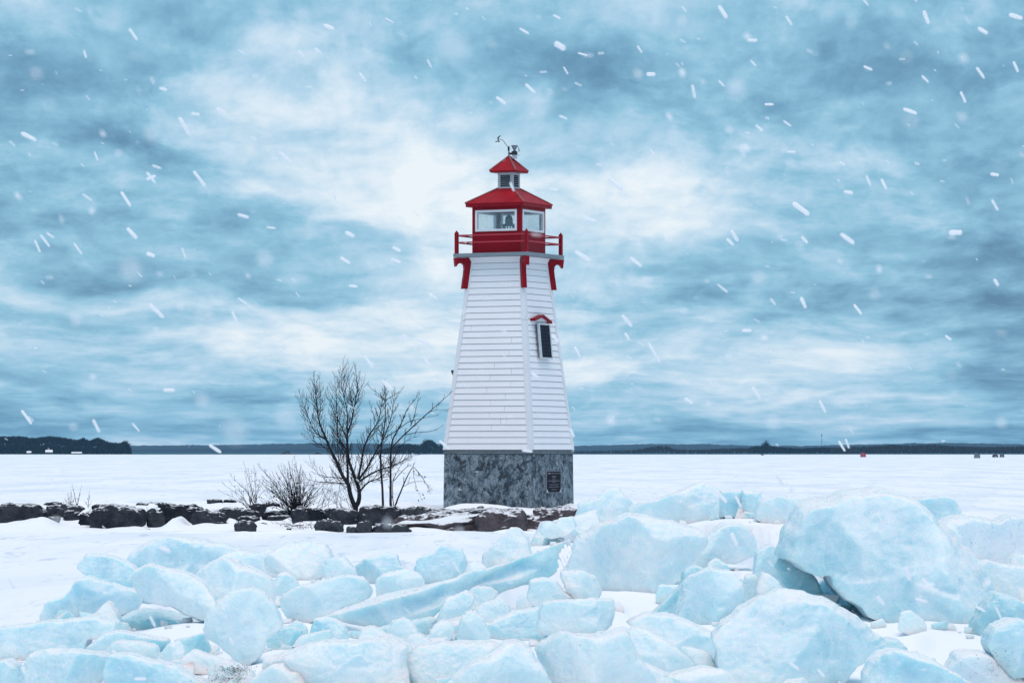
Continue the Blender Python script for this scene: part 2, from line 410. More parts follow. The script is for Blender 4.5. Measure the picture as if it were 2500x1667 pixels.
# ---------------------------------------------------------------- lake, water, hills
def grid(name, xs, ys, zf, m, smooth=True):
    mb = MB()
    mb.v = [(x, y, zf(x, y)) for y in ys for x in xs]
    w = len(xs)
    mb.f = [(j * w + i, j * w + i + 1, (j + 1) * w + i + 1, (j + 1) * w + i) for j in range(len(ys) - 1) for i in range(w - 1)]
    return mb.build(name, m, smooth=smooth)
def spread(a, b, n, p=1.0): return [a + (b - a) * (i / n) ** p for i in range(n + 1)]
xs = [-1500, -700, -350, -160, -80, -45] + spread(-28, 28, 120) + [45, 80, 160, 350, 700, 1500]
ys = [-220, -100, -40, 0, 12] + spread(22, 140, 170) + [155, 175, 200, 240, 300, 400, 550, 800, 1200, 1700, 2200]
def lake_z(x, y):
    if y > 150 or abs(x) > 30: return 0.0
    return 0.035 * nz(x * 0.25, y * 0.09) + 0.018 * nz(x * 0.9, y * 0.25, 3.0)
tag(grid('frozen_lake', xs, ys, lake_z, M_LAKE), kind='structure')
mb = MB(); mb.add([(-3000, -250, -0.35), (3000, -250, -0.35), (3000, 9300, -0.35), (-3000, 9300, -0.35)], [(0, 1, 2, 3)])
tag(mb.build('lake_water', M_WATER), kind='structure')

def wood_mass(name, prof, d, m, step, tall, seed, deep=120, spikes=34):
    """bare woods: upright fans of twigs, their tops following the photo's skyline"""
    rnd = random.Random(seed)
    mb = MB()
    x = prof[0][0]
    while x < prof[-1][0]:
        for rowi in range(3):
            dd = d + deep * (rowi / 2.0 + rnd.uniform(-0.15, 0.15))
            px = x + rnd.uniform(-step, step)
            top = EYE - (interp(px, prof) - HZ) / FPX * dd
            h = min(tall * rnd.uniform(0.75, 1.1), max(top + 0.5, 1.5)) * rnd.uniform(0.84, 1.08)
            bz = max(top - h, -0.3) if rowi else -0.3
            if not rowi: h = max(1.0, (top + 0.3) * rnd.uniform(0.35, 0.8))
            bx = (px - PXC) / FPX * dd
            w = h * rnd.uniform(0.26, 0.40)
            base = Vector((bx, dd, bz))
            for k in range(spikes):
                a = rnd.uniform(0, 6.283); q = rnd.random() ** 0.6
                z0 = h * rnd.uniform(0.05, 0.5); z1 = h * (1 - 0.45 * q * q) * rnd.uniform(0.80, 1.0)
                s = base + Vector((0, 0, z0)) + Vector((math.cos(a), math.sin(a), 0)) * w * q * 0.35
                e = base + Vector((math.cos(a) * w * q, math.sin(a) * w * q, z1))
                t = h * rnd.uniform(0.016, 0.06)
                sd_ = Vector((math.sin(a + 1.2), math.cos(a + 1.2), 0)) * t
                mid = s.lerp(e, 0.55)
                mb.add([s - sd_ * 0.6, s + sd_ * 0.6, mid + sd_, e, mid - sd_], [(0, 1, 2, 4), (4, 2, 3)])
        x += step
    return tag(mb.build(name, m), kind='stuff')
hp = [(-1800, 1080), (-900, 1083), (200, 1088), (315, 1087), (500, 1086), (650, 1083), (760, 1081), (900, 1082), (1100, 1083), (1400, 1088), (1500, 1085), (1600, 1083),
      (1700, 1083), (1850, 1087), (1950, 1088), (2050, 1085), (2200, 1082), (2300, 1080), (2400, 1081), (2500, 1084), (3400, 1082), (4300, 1086)]
HD = 8000
hx = spread(-1800, 4300, 900)
def hill_top(px):
    return EYE - (interp(px, hp) + 1.6 * nz(px * 0.02, 1.0) + 1.4 * nz(px * 0.11, 5.0) + 1.3 * nz(px * 0.5, 9.0) - HZ) / FPX * HD
mb = MB()
rows = [(0, -0.4), (30, 0.35), (70, 0.62), (140, 0.86), (240, 1.0), (420, 0.96), (700, -0.1)]
for dy, k in rows:
    for i, px in enumerate(hx):
        t = hill_top(px)
        mb.v.append(((px - PXC) / FPX * (HD + dy), HD + dy, k * t + (0.9 * nz(px * 0.35, dy) if 0 < k < 1 else 0)))
w = len(hx)
mb.f = [(j * w + i, j * w + i + 1, (j + 1) * w + i + 1, (j + 1) * w + i) for j in range(len(rows) - 1) for i in range(w - 1)]
tag(mb.build('hills', M_HILL), kind='structure')
u7 = lambda l: [(u / 7.127, 1040 + v / 7.127) for u, v in l]
wood_mass('lakeside_woods', [(-420, 1066), (-120, 1060)] + u7([(0, 155), (150, 160), (330, 150), (600, 185), (880, 150), (1100, 175), (1350, 220), (1450, 180), (1550, 230), (1700, 178), (1800, 220), (1900, 260),
          (2100, 270), (2180, 230), (2250, 330), (2275, 440)]), 2300, M_WOODS, 2.2, 6.5, 1, 60, 44)
wood_mass('shore_woods', [(925, 1098), (960, 1086), (1000, 1079), (1025, 1086), (1045, 1070), (1058, 1072), (1068, 1086), (1100, 1088), (1180, 1084), (1330, 1090)], 2700, M_WOODS, 2.6, 7, 2, 60)
wood_mass('shore_woods', [(1380, 1100), (1480, 1099), (1540, 1097), (1560, 1094), (1600, 1086), (1625, 1085), (1650, 1094), (1700, 1096), (1760, 1092), (1840, 1090)], 3000, M_WOODB, 3.6, 6, 3, 60, 26)
wood_mass('shore_woods', [(1835, 1088), (1850, 1086), (1880, 1086), (1900, 1088), (1960, 1092), (2000, 1089), (2060, 1090), (2080, 1092)], 3000, M_WOODS, 2.6, 6, 4, 60)
wood_mass('shore_woods', [(2030, 1092), (2080, 1088), (2150, 1085), (2180, 1082), (2210, 1084), (2280, 1082), (2330, 1086), (2420, 1088), (2520, 1086), (2900, 1088), (3300, 1090)], 2900, M_WOODB, 2.6, 7, 5, 60)

def far_tree(px, ytop, ybase, d, label, m=None, conifer=False, seed=0):
    rnd = random.Random(seed)
    b = P(px, ybase, d); h = (ybase - ytop) / FPX * d
    t = tag(empty('pine_tree' if conifer else 'bare_tree', b), label, 'tree')
    k = MB(); k.tube([(0, 0, -0.3), (0, 0, h * 0.5), (0.02 * h, 0, h * 0.9)], [h * .03, h * .022, h * .008], 6); k.build('trunk', M_BARK, t)
    c = MB()
    for i in range(150):
        a = rnd.uniform(0, 6.283)
        if conifer:
            q = rnd.random(); r = (1 - q) * h * 0.24; s = Vector((0, 0, h * (0.1 + 0.88 * q)))
            e = s + Vector((math.cos(a) * r, math.sin(a) * r, -0.04 * h)); tt = h * 0.035
        else:
            q = rnd.random() ** .5; s = Vector((0, 0, h * rnd.uniform(0.2, 0.6)))
            e = Vector((math.cos(a) * h * .42 * q, math.sin(a) * h * .42 * q, h * (1 - 0.42 * q * q) * rnd.uniform(.75, 1))); tt = h * 0.012
        c.tube([s, s.lerp(e, .5), e], [tt, tt * .8, tt * .25], 3, False)
    c.build('crown', m or M_WOODS, t)
far_tree(1870, 1071, 1106, 2980, 'lone round topped bare tree rising above the far right shore', None, False, 11)
far_tree(1077, 1075, 1104, 2660, 'small dark conifer on the far shore beside the lighthouse wall', None, True, 12)
far_tree(1040, 1067, 1104, 2660, 'round crowned bare tree above the far shore left of lighthouse', None, False, 13)
far_tree(243, 1064, 1104, 2290, 'tall rounded bare tree near the tip of the wooded point', None, False, 14)
far_tree(308, 1071, 1103, 2290, 'bare tree standing last at the tip of the wooded point', None, False, 15)

def cottage(px0, px1, ytop, ybase, d, label):
    a, b2 = P(px0, ybase, d), P(px1, ybase, d)
    w = (b2.x - a.x) / 2; h = (ybase - ytop) / FPX * d
    t = tag(empty('cottage', (a.x + w, d, -0.3)), label, 'house')
    k = MB(); k.box(-w, w, -1.6, 1.6, 0, h * .55 + .3); k.build('wall', M_GREYP, t)
    k = MB(); k.add([(-w * 1.1, -1.9, h * .5 + .3), (w * 1.1, -1.9, h * .5 + .3), (w * 1.1, 0, h + .3), (-w * 1.1, 0, h + .3), (-w * 1.1, 1.9, h * .5 + .3), (w * 1.1, 1.9, h * .5 + .3)],
                    [(0, 1, 2, 3), (3, 2, 5, 4), (0, 3, 4), (1, 5, 2), (0, 4, 5, 1)]); k.build('roof', M_SNOW, t)
    k = MB(); k.box(-w * .55, -w * .2, -1.66, -1.58, h * .15 + .3, h * .4 + .3); k.build('window', M_DARK, t)
    k = MB(); k.box(w * .2, w * .55, -1.66, -1.58, h * .15 + .3, h * .4 + .3); k.build('window', M_DARK, t)
cottage(66, 76, 1096, 1104, 2255, 'tiny cottage, leftmost at the foot of the dark wooded point')
cottage(112, 128, 1093, 1104, 2255, 'larger snowy roofed cottage in the middle of the wooded point')
cottage(176, 199, 1096, 1102, 2255, 'long low white roofed cottage nearest the wooded point tip')

k = MB(); b = P(2006, 1107, 3100); hh = (1107 - 1063) / FPX * 3100
t = tag(empty('radio_mast', b), 'thin grey lattice radio mast above the far right shore', 'mast')
for i in range(3):
    a = i * 2.094
    k.tube([(math.cos(a) * .35, math.sin(a) * .35, 0), (math.cos(a) * .2, math.sin(a) * .2, hh)], [.09, .07], 4)
for i in range(12):
    z = hh * (i + .5) / 12
    k.tube([(.32, 0, z), (-.16, .28, z + .5), (-.16, -.28, z), (.32, 0, z + .5)], [.05] * 4, 3)
k.build('lattice', M_GREYP, t)
k = MB(); k.box(-.5, .5, -.5, .5, hh, hh + .9); k.build('antenna', M_GREYP, t)

def islet(px0, px1, ytop, ybase, d, label, seed):
    rnd = random.Random(seed); a, b2 = P(px0, ybase, d), P(px1, ybase, d); c = (a + b2) / 2; w = (b2.x - a.x) / 2
    t = tag(empty('islet', (c.x, d, -0.3)), label, 'islet')
    k = MB(); n = 28
    for r, z in ((1, 0), (.92, .55), (.6, .9), (.2, 1.05)):
        for i in range(n):
            q = 2 * math.pi * i / n
            k.v.append((math.cos(q) * w * r * (1 + .1 * rnd.uniform(-1, 1)), math.sin(q) * w * .4 * r, z * (1 + .3 * rnd.uniform(-1, 1))))
    k.f = [(j * n + i, j * n + (i + 1) % n, (j + 1) * n + (i + 1) % n, (j + 1) * n + i) for j in range(3) for i in range(n)] + [tuple(range(3 * n, 4 * n))]
    k.build('rock', M_ROCKD, t)
    k = MB(); hh = (ybase - ytop) / FPX * d
    for i in range(60):
        x = rnd.gauss(-.1, .28) * w; a = rnd.uniform(-.5, .5); L = hh * max(.3, 1 - abs(x / w) * 1.4) * rnd.uniform(.7, 1)
        k.tube([(x, rnd.uniform(-1, 1), .3), (x + a * L * .5, 0, .3 + L * .6), (x + a * L, 0, L)], [.22, .16, .05], 3, False)
    k.build('shrubs', M_WOODS, t)
islet(680, 722, 1097, 1107, 2500, 'long dark islet with shrubs far out left of the bare tree', 1)
islet(764, 786, 1101, 1107, 2500, 'short low dark islet just behind the bare tree', 2)

def fishing_hut(px0, px1, ytop, ybase, m, label):
    d = FPX * EYE / (ybase - HZ); a, b2 = P(px0, ybase, d), P(px1, ybase, d); w = (b2.x - a.x) / 2; h = (ybase - ytop) / FPX * d
    t = tag(empty('fishing_hut', (a.x + w, d, 0.0)), label, 'hut', 'ice fishing huts on the frozen lake')
    k = MB(); k.hexa([(-w, -w, 0), (w, -w, 0), (w, w, 0), (-w, w, 0), (-w * .93, -w * .93, h * .8), (w * .93, -w * .93, h * .8), (w * .93, w * .93, h * .8), (-w * .93, w * .93, h * .8)])
    k.build('wall', m, t)
    k = MB(); k.add([(-w * .97, -w * .97, h * .8), (w * .97, -w * .97, h * .8), (w * .97, w * .97, h * .8), (-w * .97, w * .97, h * .8), (0, 0, h)], [(0, 1, 4), (1, 2, 4), (2, 3, 4), (3, 0, 4), (3, 2, 1, 0)])
    k.build('roof', m, t)
    k = MB(); k.box(-w * .3, w * .3, -w * 1.04, -w * .95, h * .03, h * .62); k.build('door', M_GREYP, t)
fishing_hut(2100.6, 2113.5, 1105, 1115.7, simple('red hut canvas', (0.42, 0.03, 0.05)), 'bright red ice fishing hut alone on the frozen lake')
fishing_hut(2378.6, 2392.4, 1107, 1118, simple('grey hut canvas', (0.12, 0.16, 0.19)), 'grey ice fishing hut, nearest of those near the right edge')
fishing_hut(2423, 2436.5, 1108.6, 1116, simple('dark red hut canvas', (0.05, 0.012, 0.03)), 'low dark maroon ice fishing hut between two grey ones')
fishing_hut(2441, 2451.5, 1107.5, 1116, simple('blue grey hut canvas', (0.07, 0.10, 0.14)), 'small blue grey ice fishing hut, rightmost of the four')
d = FPX * EYE / 10.5; b = P(1862, 1111.5, d)
t = tag(empty('snowmobile', (b.x, d, 0.0)), 'small dark snowmobile parked far out on the lake ice', 'snowmobile')
k = MB(); k.hexa([(-.8, -.3, .12), (.55, -.3, .12), (.55, .3, .12), (-.8, .3, .12), (-.8, -.2, .5), (.3, -.2, .6), (.3, .2, .6), (-.8, .2, .5)]); k.build('body', M_BLACK, t, bevel=.04)
k = MB(); k.hexa([(-.75, -.18, .5), (-.05, -.18, .5), (-.05, .18, .5), (-.75, .18, .5), (-.75, -.14, .72), (-.1, -.14, .68), (-.1, .14, .68), (-.75, .14, .72)]); k.build('seat', M_BLACK, t)
k = MB(); k.hexa([(.1, -.2, .58), (.3, -.2, .58), (.3, .2, .58), (.1, .2, .58), (0, -.16, 1.0), (.06, -.16, 1.0), (.06, .16, 1.0), (0, .16, 1.0)]); k.build('windshield', M_GREYP, t)
for s in (-.32, .32):
    k = MB(); k.tube([(.1, s, .02), (.75, s, .02), (.9, s, .14)], [.05, .05, .04], 5); k.build('ski', M_BLACK, t)

# ---------------------------------------------------------------- breakwater: snow bank and stones
BZ = [(85.5, -.25), (87.5, -.06), (89.5, .0), (92.5, .05), (95.0, .13), (97.3, .32), (99, .45), (101, .50), (103, .42), (105, .0), (107, -.25)]
def bank_z(x, y):
    e = interp(x, [(1.6, 1.0), (3.2, 0.0)])
    z = interp(y + 0.35 * nz(x * .5, y * .4, 7), BZ) + 0.20 * nz(x * .75, y * .7) + 0.05 * nz(x * 2.3, y * 2.3)
    for bx_, by_, sx_, sy_, h_ in ((-11.75, 92.2, .42, 1.5, .30), (-8.32, 92.0, .22, 1.6, .34), (-12.6, 92.0, .5, 1.2, .12), (-6.1, 91.6, .6, 1.0, .10), (-4.6, 91.4, .5, 1.0, .08), (-9.9, 91.0, .5, 1.0, .07)):
        z += h_ * math.exp(-((x - bx_) / sx_) ** 2 - ((y - by_) / sy_) ** 2)
    return (z + .3) * e - .3
tag(grid('snow_bank', spread(-20, 3.4, 300), spread(85.5, 107, 120), bank_z, M_SNOW), kind='structure')

def smooth_poly(pts, n):
    m = len(pts)
    per = []
    tot = 0
    for i in range(m):
        a, b = pts[i], pts[(i + 1) % m]
        per.append(math.hypot(b[0] - a[0], b[1] - a[1])); tot += per[-1]
    out = []
    i, acc_ = 0, 0.0
    for k in range(n):
        s = tot * k / n
        while acc_ + per[i] < s and i < m - 1:
            acc_ += per[i]; i += 1
        t = (s - acc_) / max(per[i], 1e-6)
        p0, p1, p2, p3 = pts[(i - 1) % m], pts[i], pts[(i + 1) % m], pts[(i + 2) % m]
        f = lambda j: 0.5 * ((2 * p1[j]) + (-p0[j] + p2[j]) * t + (2 * p0[j] - 5 * p1[j] + 4 * p2[j] - p3[j]) * t * t + (-p0[j] + 3 * p1[j] - 3 * p2[j] + p3[j]) * t ** 3)
        l = lambda j: p1[j] + (p2[j] - p1[j]) * t
        out.append((0.35 * f(0) + 0.65 * l(0), 0.35 * f(1) + 0.65 * l(1)))
    return out

_tx = {}
def dtex(kind, sc):
    key = (kind, round(sc, 3))
    if key not in _tx:
        t = bpy.data.textures.new('%s relief' % kind.lower(), kind)
        t.noise_scale = sc
        if kind == 'VORONOI': t.distance_metric = 'DISTANCE'; t.weight_1 = -1.0; t.weight_2 = 1.0; t.noise_intensity = 1.0
        _tx[key] = t
    return _tx[key]
def roughen(o, size, amt, fine_=42.0):
    """even the mesh out, then break its faces into facets, pits and grain"""
    q = max(.1, round(size * 5) / 5)
    r = o.modifiers.new('remesh', 'REMESH'); r.mode = 'VOXEL'; r.voxel_size = size / fine_; r.use_smooth_shade = True
    for kind, sc, st in (('VORONOI', q * .34, .055), ('CLOUDS', q * .22, .07), ('CLOUDS', q * .055, .022)):
        d_ = o.modifiers.new('relief', 'DISPLACE'); d_.texture = dtex(kind, sc); d_.texture_coords = 'GLOBAL'; d_.strength = st * size * amt; d_.mid_level = .5 if kind == 'CLOUDS' else .3
def lump(name, poly, d, m, depth=None, lean=0.3, boxy=0.5, rough=0.05, seg=52, seed=0, jag=0.0, yaw=0.0, relief=1.0, fine_=42.0, facets=0):
    """a solid block: its outline at distance d, rounded off in front and behind, leaning back, with broken faces"""
    pts = [((x - PXC) / FPX * d, EYE - (y - HZ) / FPX * d) for x, y in smooth_poly(poly, seg)]
    cx = sum(p[0] for p in pts) / seg; cz = sum(p[1] for p in pts) / seg
    zmin = min(p[1] for p in pts); W = max(p[0] for p in pts) - min(p[0] for p in pts); H = max(p[1] for p in pts) - zmin
    size = math.sqrt(W * H)
    D = depth if depth is not None else 0.45 * min(W, 1.6 * H)
    K = 15
    mb = MB()
    so = Vector((seed * 3.7, seed * 1.3, seed * 2.1))
    if jag:
        q = []
        for i, (x, z) in enumerate(pts):
            t = (noise.noise(Vector((x / size * 6, z / size * 6, seed))) + .7 * noise.noise(Vector((x / size * 17, z / size * 17, seed)))) * jag * size
            dx, dz = x - cx, z - cz; L = math.hypot(dx, dz) or 1
            q.append((x + dx / L * t, z + dz / L * t))
        pts = q
    for k in range(K):
        a = math.pi * (k / (K - 1) - 0.5)
        s = max(0.0, math.cos(a)) ** boxy; y = math.copysign(abs(math.sin(a)) ** (boxy * 1.3), a) * D
        if k in (0, K - 1): s = 0.0
        for x, z in pts:
            px, pz = cx + (x - cx) * s, cz + (z - cz) * s
            py = y + lean * (pz - cz) + yaw * (px - cx)
            v = Vector((px, d + py, pz))
            if s > 0:
                w1 = noise.noise_vector(v * (2.2 / size) + so); w2 = noise.noise_vector(v * (6.0 / size) + so); w3 = noise.noise_vector(v * (17 / size) + so)
                cell = noise.cell_vector(v * (3.0 / size) + so * .5)
                f = 0.35 if abs(a) < 0.25 else 1.0
                off = (w1 * 1.0 + w2 * .5 + w3 * .22) * rough * size
                v = v + Vector((off.x * f * .7, off.y * 1.6 + (cell.y - .5) * rough * size * .5, off.z * f * .7))
            mb.v.append(tuple(v))
    if facets:
        rf = random.Random(seed * 7 + 1)
        vv = [Vector(q) for q in mb.v]
        for q in range(facets):
            nrm = Vector((rf.uniform(-.8, .8), -1, rf.uniform(-.45, .75))).normalized()
            pr = [w_.dot(nrm) for w_ in vv]
            hi_, lo_ = max(pr), min(pr)
            cut = hi_ - rf.uniform(.05, .17) * (hi_ - lo_)
            for i_, a_ in enumerate(pr):
                if a_ > cut: vv[i_] = vv[i_] - nrm * (a_ - cut) * .92
        mb.v = [tuple(q) for q in vv]
    n = seg
    mb.f = [(j * n + i, j * n + (i + 1) % n, (j + 1) * n + (i + 1) % n, (j + 1) * n + i) for j in range(K - 1) for i in range(n)]
    o = mb.build(name, m, smooth=True, base=(cx, d, zmin))
    if relief: roughen(o, size, relief, fine_)
    return o, (cx, d, cz, H, W)

def stone_poly(x0, x1, y0, y1, seed):
    rnd = random.Random(seed); w, h = (x1 - x0), (y1 - y0); jy = .07 if w < 3.5 * h else .2
    f = [(.0, .45), (.04, .16), (.2, .02), (.5, 0), (.8, .03), (.95, .18), (1, .5), (.97, .85), (.8, 1), (.5, 1.02), (.2, 1), (.03, .85)]
    return [(x0 + (a + rnd.uniform(-.05, .05)) * w, y0 + (b_ + rnd.uniform(-jy, jy)) * h) for a, b_ in f]
def rock_d(yb): return interp(yb, [(1227, 100.2), (1235, 99.2), (1250, 97.2), (1262, 95.6), (1275, 93.6), (1287, 91.4), (1305, 87.9)])
ROCKS = [
    (-12, 116, 1229, 1279, 'D', 'big dark boulder at the left edge of the breakwater'),
    (104, 160, 1226, 1235, 'D', 'thin dark slab on top behind the leftmost boulder'),
    (114, 206, 1232, 1258, 'D', 'dark stone right of the leftmost boulder, below two saplings'),
    (155, 196, 1247, 1268, 'D', 'small dark stone under the saplings in the snow'),
    (191, 224, 1251, 1279, 'D', 'narrow black stone wedged left of the largest block'),
    (212, 362, 1235, 1286, 'D', 'largest squared dark block of the left breakwater'),
    (355, 403, 1244, 1284, 'G', 'triangular grey stone with a snow patch between two blocks'),
    (382, 496, 1231, 1274, 'D', 'dark square block right of the triangular grey stone'),
    (465, 555, 1247, 1289, 'D', 'rounded dark block with snow cap in mid breakwater'),
    (336, 412, 1226, 1236, 'D', 'flat slab lying behind the triangular grey stone'),
    (218, 318, 1232, 1242, 'D', 'long flat slab on top of the largest block'),
    (103, 147, 1261, 1275, 'G', 'low grey stone poking from snow under the big left boulder'),
    (109, 131, 1277, 1285, 'D', 'small dark stone lowest in the snow at far left'),
    (353, 366, 1290, 1297, 'D', 'tiny dark stone alone on the snow below the square blocks'),
    (433, 447, 1272, 1282, 'D', 'tiny dark stone beside the snow gully in the breakwater'),
    (505, 543, 1218, 1228, 'D', 'jagged small stone on the crest left of the shrubs'),
    (544, 578, 1219, 1229, 'D', 'small oblong stone on the crest beside the jagged one'),
    (532, 636, 1241, 1266, 'D', 'wide dark stone below the thin left shrub'),
    (608, 652, 1229, 1262, 'D', 'upright dark stone beside the thin left shrub'),
    (644, 681, 1227, 1240, 'D', 'flat dark stone behind the big shrub'),
    (578, 635, 1259, 1275, 'D', 'black flat stone beneath the wide dark stone'),
    (573, 624, 1271, 1297, 'G', 'low grey stone in snow in front of the thin shrub'),
    (638, 724, 1246, 1273, 'D', 'dark stone left of the big shrub base'),
    (654, 713, 1259, 1276, 'D', 'low black stone in front of the big shrub'),
    (709, 760, 1239, 1283, 'D', 'dark stone at the foot of the big shrub'),
    (745, 796, 1242, 1281, 'D', 'rounded dark stone right of the big shrub'),
    (787, 826, 1242, 1260, 'D', 'flat dark stone beneath the row of thin stems'),
    (770, 840, 1269, 1301, 'G', 'grey rounded boulder in front left of the bare tree'),
    (843, 878, 1286, 1306, 'G', 'small dark grey boulder, left of a leaning pair'),
    (870, 907, 1272, 1305, 'G', 'tilted angular grey boulder in front of the bare tree'),
    (698, 713, 1289, 1299, 'D', 'tiny arched stone alone on snow below the big shrub'),
    (632, 652, 1276, 1289, 'D', 'small black clump of stone in snow left of big shrub'),
    (803, 884, 1241, 1284, 'D', 'big black boulder behind the bare tree trunk'),
    (868, 982, 1233, 1281, 'D', 'largest black boulder below the slender trees'),
    (972, 1056, 1237, 1272, 'G', 'grey boulder between the slender trees and lighthouse'),
    (955, 1048, 1259, 1281, 'B', 'reddish brown boulder with snow in front of the slender trees'),
    (908, 1003, 1280, 1306, 'D', 'low dark ledge at the snow edge right of the tree'),
    (1046, 1282, 1240, 1264, 'G', 'long dark bedrock ledge under the lighthouse snow drift'),
    (1010, 1190, 1252, 1300, 'B', 'broad snow covered bedrock hump in front of the lighthouse'),
    (1165, 1284, 1240, 1302, 'B', 'large bare reddish bedrock hump below the lighthouse corner'),
    (1268, 1328, 1257, 1296, 'B', 'rounded brown boulder at the edge of the ice heap'),
    (1302, 1380, 1240, 1278, 'B', 'sloping brown slab under the lighthouse right wall'),
    (1333, 1413, 1238, 1266, 'B', 'brown rock slab at the lighthouse right corner'),
]
M_SNOWP = m_rock('thin snow over bedrock', (0.020, 0.018, 0.024), (0.125, 0.110, 0.122), 0.97, 0.30, 0.46)
M_ROCKM = m_rock('frosted dark stone', (0.010, 0.013, 0.020), (0.055, 0.062, 0.076), 0.85, 0.84, 1.0)
MR = {'M': M_ROCKM, 'D': M_ROCKD, 'G': M_ROCKG, 'B': M_ROCKB}
for i, (x0, x1, y0, y1, mm, lab) in enumerate(ROCKS):
    yb = y1
    if mm == 'D' and i % 3 != 1: mm = 'M'
    dd = rock_d(y1 - 2) + (.22, -.18, .08, -.28)[i % 4]
    if lab.startswith(('long dark bedrock', 'large bare', 'brown rock', 'sloping', 'broad')): dd = {'lo': 96.4, 'la': 89.6, 'br': 96.0, 'sl': 94.0}[lab[:2]]
    if lab.startswith('broad'): dd = 90.6
    if lab.startswith('rounded brown'): dd = 90.4
    ph = (y1 - y0)
    ex = 1.0 if i % 2 else -1.0
    poly = stone_poly(x0 - ex, x1 + ex, y0 - ph * .04, y1 + min(8, ph * .2), i + 100)
    big = (x1 - x0) > 60
    o, _ = lump('boulder' if big else 'stone', poly, dd, MR[mm], depth=min(.9, .40 * (x1 - x0) / FPX * dd + .06) * (1.3 if mm == 'B' else 1), lean=0.75 if mm == 'B' else 0.35,
                boxy=.42 if mm in 'DM' else .55, rough=.06, seg=40, seed=i + 1, jag=.08, relief=1.6, fine_=26)
    tag(o, lab, 'rock', 'stones of the breakwater')
z6 = lambda l: [(780 + u / 3.675, 1190 + v / 3.675) for u, v in l]
o, _ = lump('snow_drift', z6([(980, 250), (1060, 200), (1170, 165), (1280, 142), (1450, 142), (1650, 160), (1790, 190), (1830, 205), (1700, 212), (1500, 205), (1300, 215), (1150, 240), (1050, 265)]), 97.2, M_SNOW, depth=.5, lean=1.0, boxy=.7, rough=.01, seed=61, relief=.15)
tag(o, kind='stuff')
o, _ = lump('snow_drift', z6([(680, 330), (760, 290), (860, 300), (980, 285), (1150, 255), (1330, 245), (1500, 228), (1560, 225), (1450, 260), (1400, 320), (1250, 345), (1100, 385), (950, 350), (820, 340)]), 89.9, M_SNOWP, depth=.35, lean=.9, boxy=.7, rough=.02, seed=63, relief=.3)
tag(o, kind='stuff')
o, _ = lump('snow_drift', z6([(1970, 205), (2040, 185), (2240, 178), (2250, 192), (2120, 205), (2180, 250), (2150, 262), (2060, 225)]), 96.9, M_SNOW, depth=.25, lean=1.0, boxy=.7, rough=.01, seed=62, relief=.15)
tag(o, kind='stuff')

# ---------------------------------------------------------------- lighthouse
CX, CY, PHI = (1242.5 - PXC) / FPX * 100, 100.0, R(-26.57)
lh = empty('lighthouse', (CX, CY, 0.0), PHI)
tag(lh, 'white clapboard lighthouse with red lantern room on a stained concrete base', 'lighthouse')
ZB, ZT, HB, HT = 1.985, 7.18, 1.300, 0.765
def hz_(z): return HB + (HT - HB) * (z - ZB) / (ZT - ZB)
# faces: 0 front left (local -Y), 1 right (local +X), 2 back, 3 far left
def fp(face, s, z, out, h=None):
    q = (hz_(z) if h is None else h) + out
    return ((s, -q, z), (q, s, z), (-s, q, z), (-q, -s, z))[face]
def slab(mb, face, sA0, sA1, zA, sB0, sB1, zB, o0A, o1A, o0B, o1B, h=None):
    """a board on a tower face: lower edge A, upper edge B, from outward offset o0 to o1"""
    mb.hexa([fp(face, sA0, zA, o1A, h), fp(face, sA1, zA, o1A, h), fp(face, sA1, zA, o0A, h), fp(face, sA0, zA, o0A, h),
             fp(face, sB0, zB, o1B, h), fp(face, sB1, zB, o1B, h), fp(face, sB1, zB, o0B, h), fp(face, sB0, zB, o0B, h)])
k = MB(); k.frus(1.325, 0.15, 1.308, 1.87); k.build('concrete_base', M_CONC, lh, bevel=.02)
k = MB(); k.frus(1.325, 1.872, 1.31, 1.982); k.build('ledge', M_CAP, lh, bevel=.015)
k = MB(); k.frus(HB - .012, ZB, HT - .012, ZT); k.build('tower_core', M_CORE, lh)
TL, TR = {0: .085, 1: .15, 2: .085, 3: .15}, {0: .085, 1: .085, 2: .085, 3: .085}
NB = 31
dz = (ZT - ZB) / NB
z2row = lambda v: int(((1.95 + (1101 - (620 + v / 2.305)) / 91.0) - ZB) / dz)
JO = {}
for u, v in ((232, 415), (442, 558), (456, 487), (361, 630), (455, 665), (338, 700), (452, 735), (319, 770), (421, 805), (340, 840), (416, 875), (332, 912), (427, 948), (345, 985), (395, 950)):
    vv = v
    z = ZB + (z2row(vv) + .5) * dz
    xl = 78 + (180 - 78) * (1103 - vv) / (1103 - 378); xr = 560 + (520 - 560) * (1090 - vv) / (1090 - 200)
    JO.setdefault(z2row(vv), []).append(2 * ((u - xl) / (xr - xl)) - 1)
rnd = random.Random(3)
for face in range(4):
    for i in range(NB):
        za, zb = ZB + i * dz + .006, ZB + (i + 1) * dz - .005
        if i == NB - 1: zb = ZT - .003
        cuts = sorted(JO.get(i, [])) if face == 0 else []
        edges = [-1.0] + cuts + [1.0]
        for e0, e1 in zip(edges, edges[1:]):
            def lim(z, e, side):
                h = hz_(z)
                if e == -1.0: return -h + TL[face] + .002
                if e == 1.0: return h - TR[face] - .002
                return e * h + (.004 if side == 0 else -.004)
            w_ = rnd.uniform(-.002, .002)
            k = MB()
            slab(k, face, lim(za, e0, 0), lim(za, e1, 1), za, lim(zb, e0, 0), lim(zb, e1, 1), zb, -.005, .022 + w_, -.006, .006 + w_)
            k.build('clapboard', M_WHITE, lh)
ZJ = 5.47
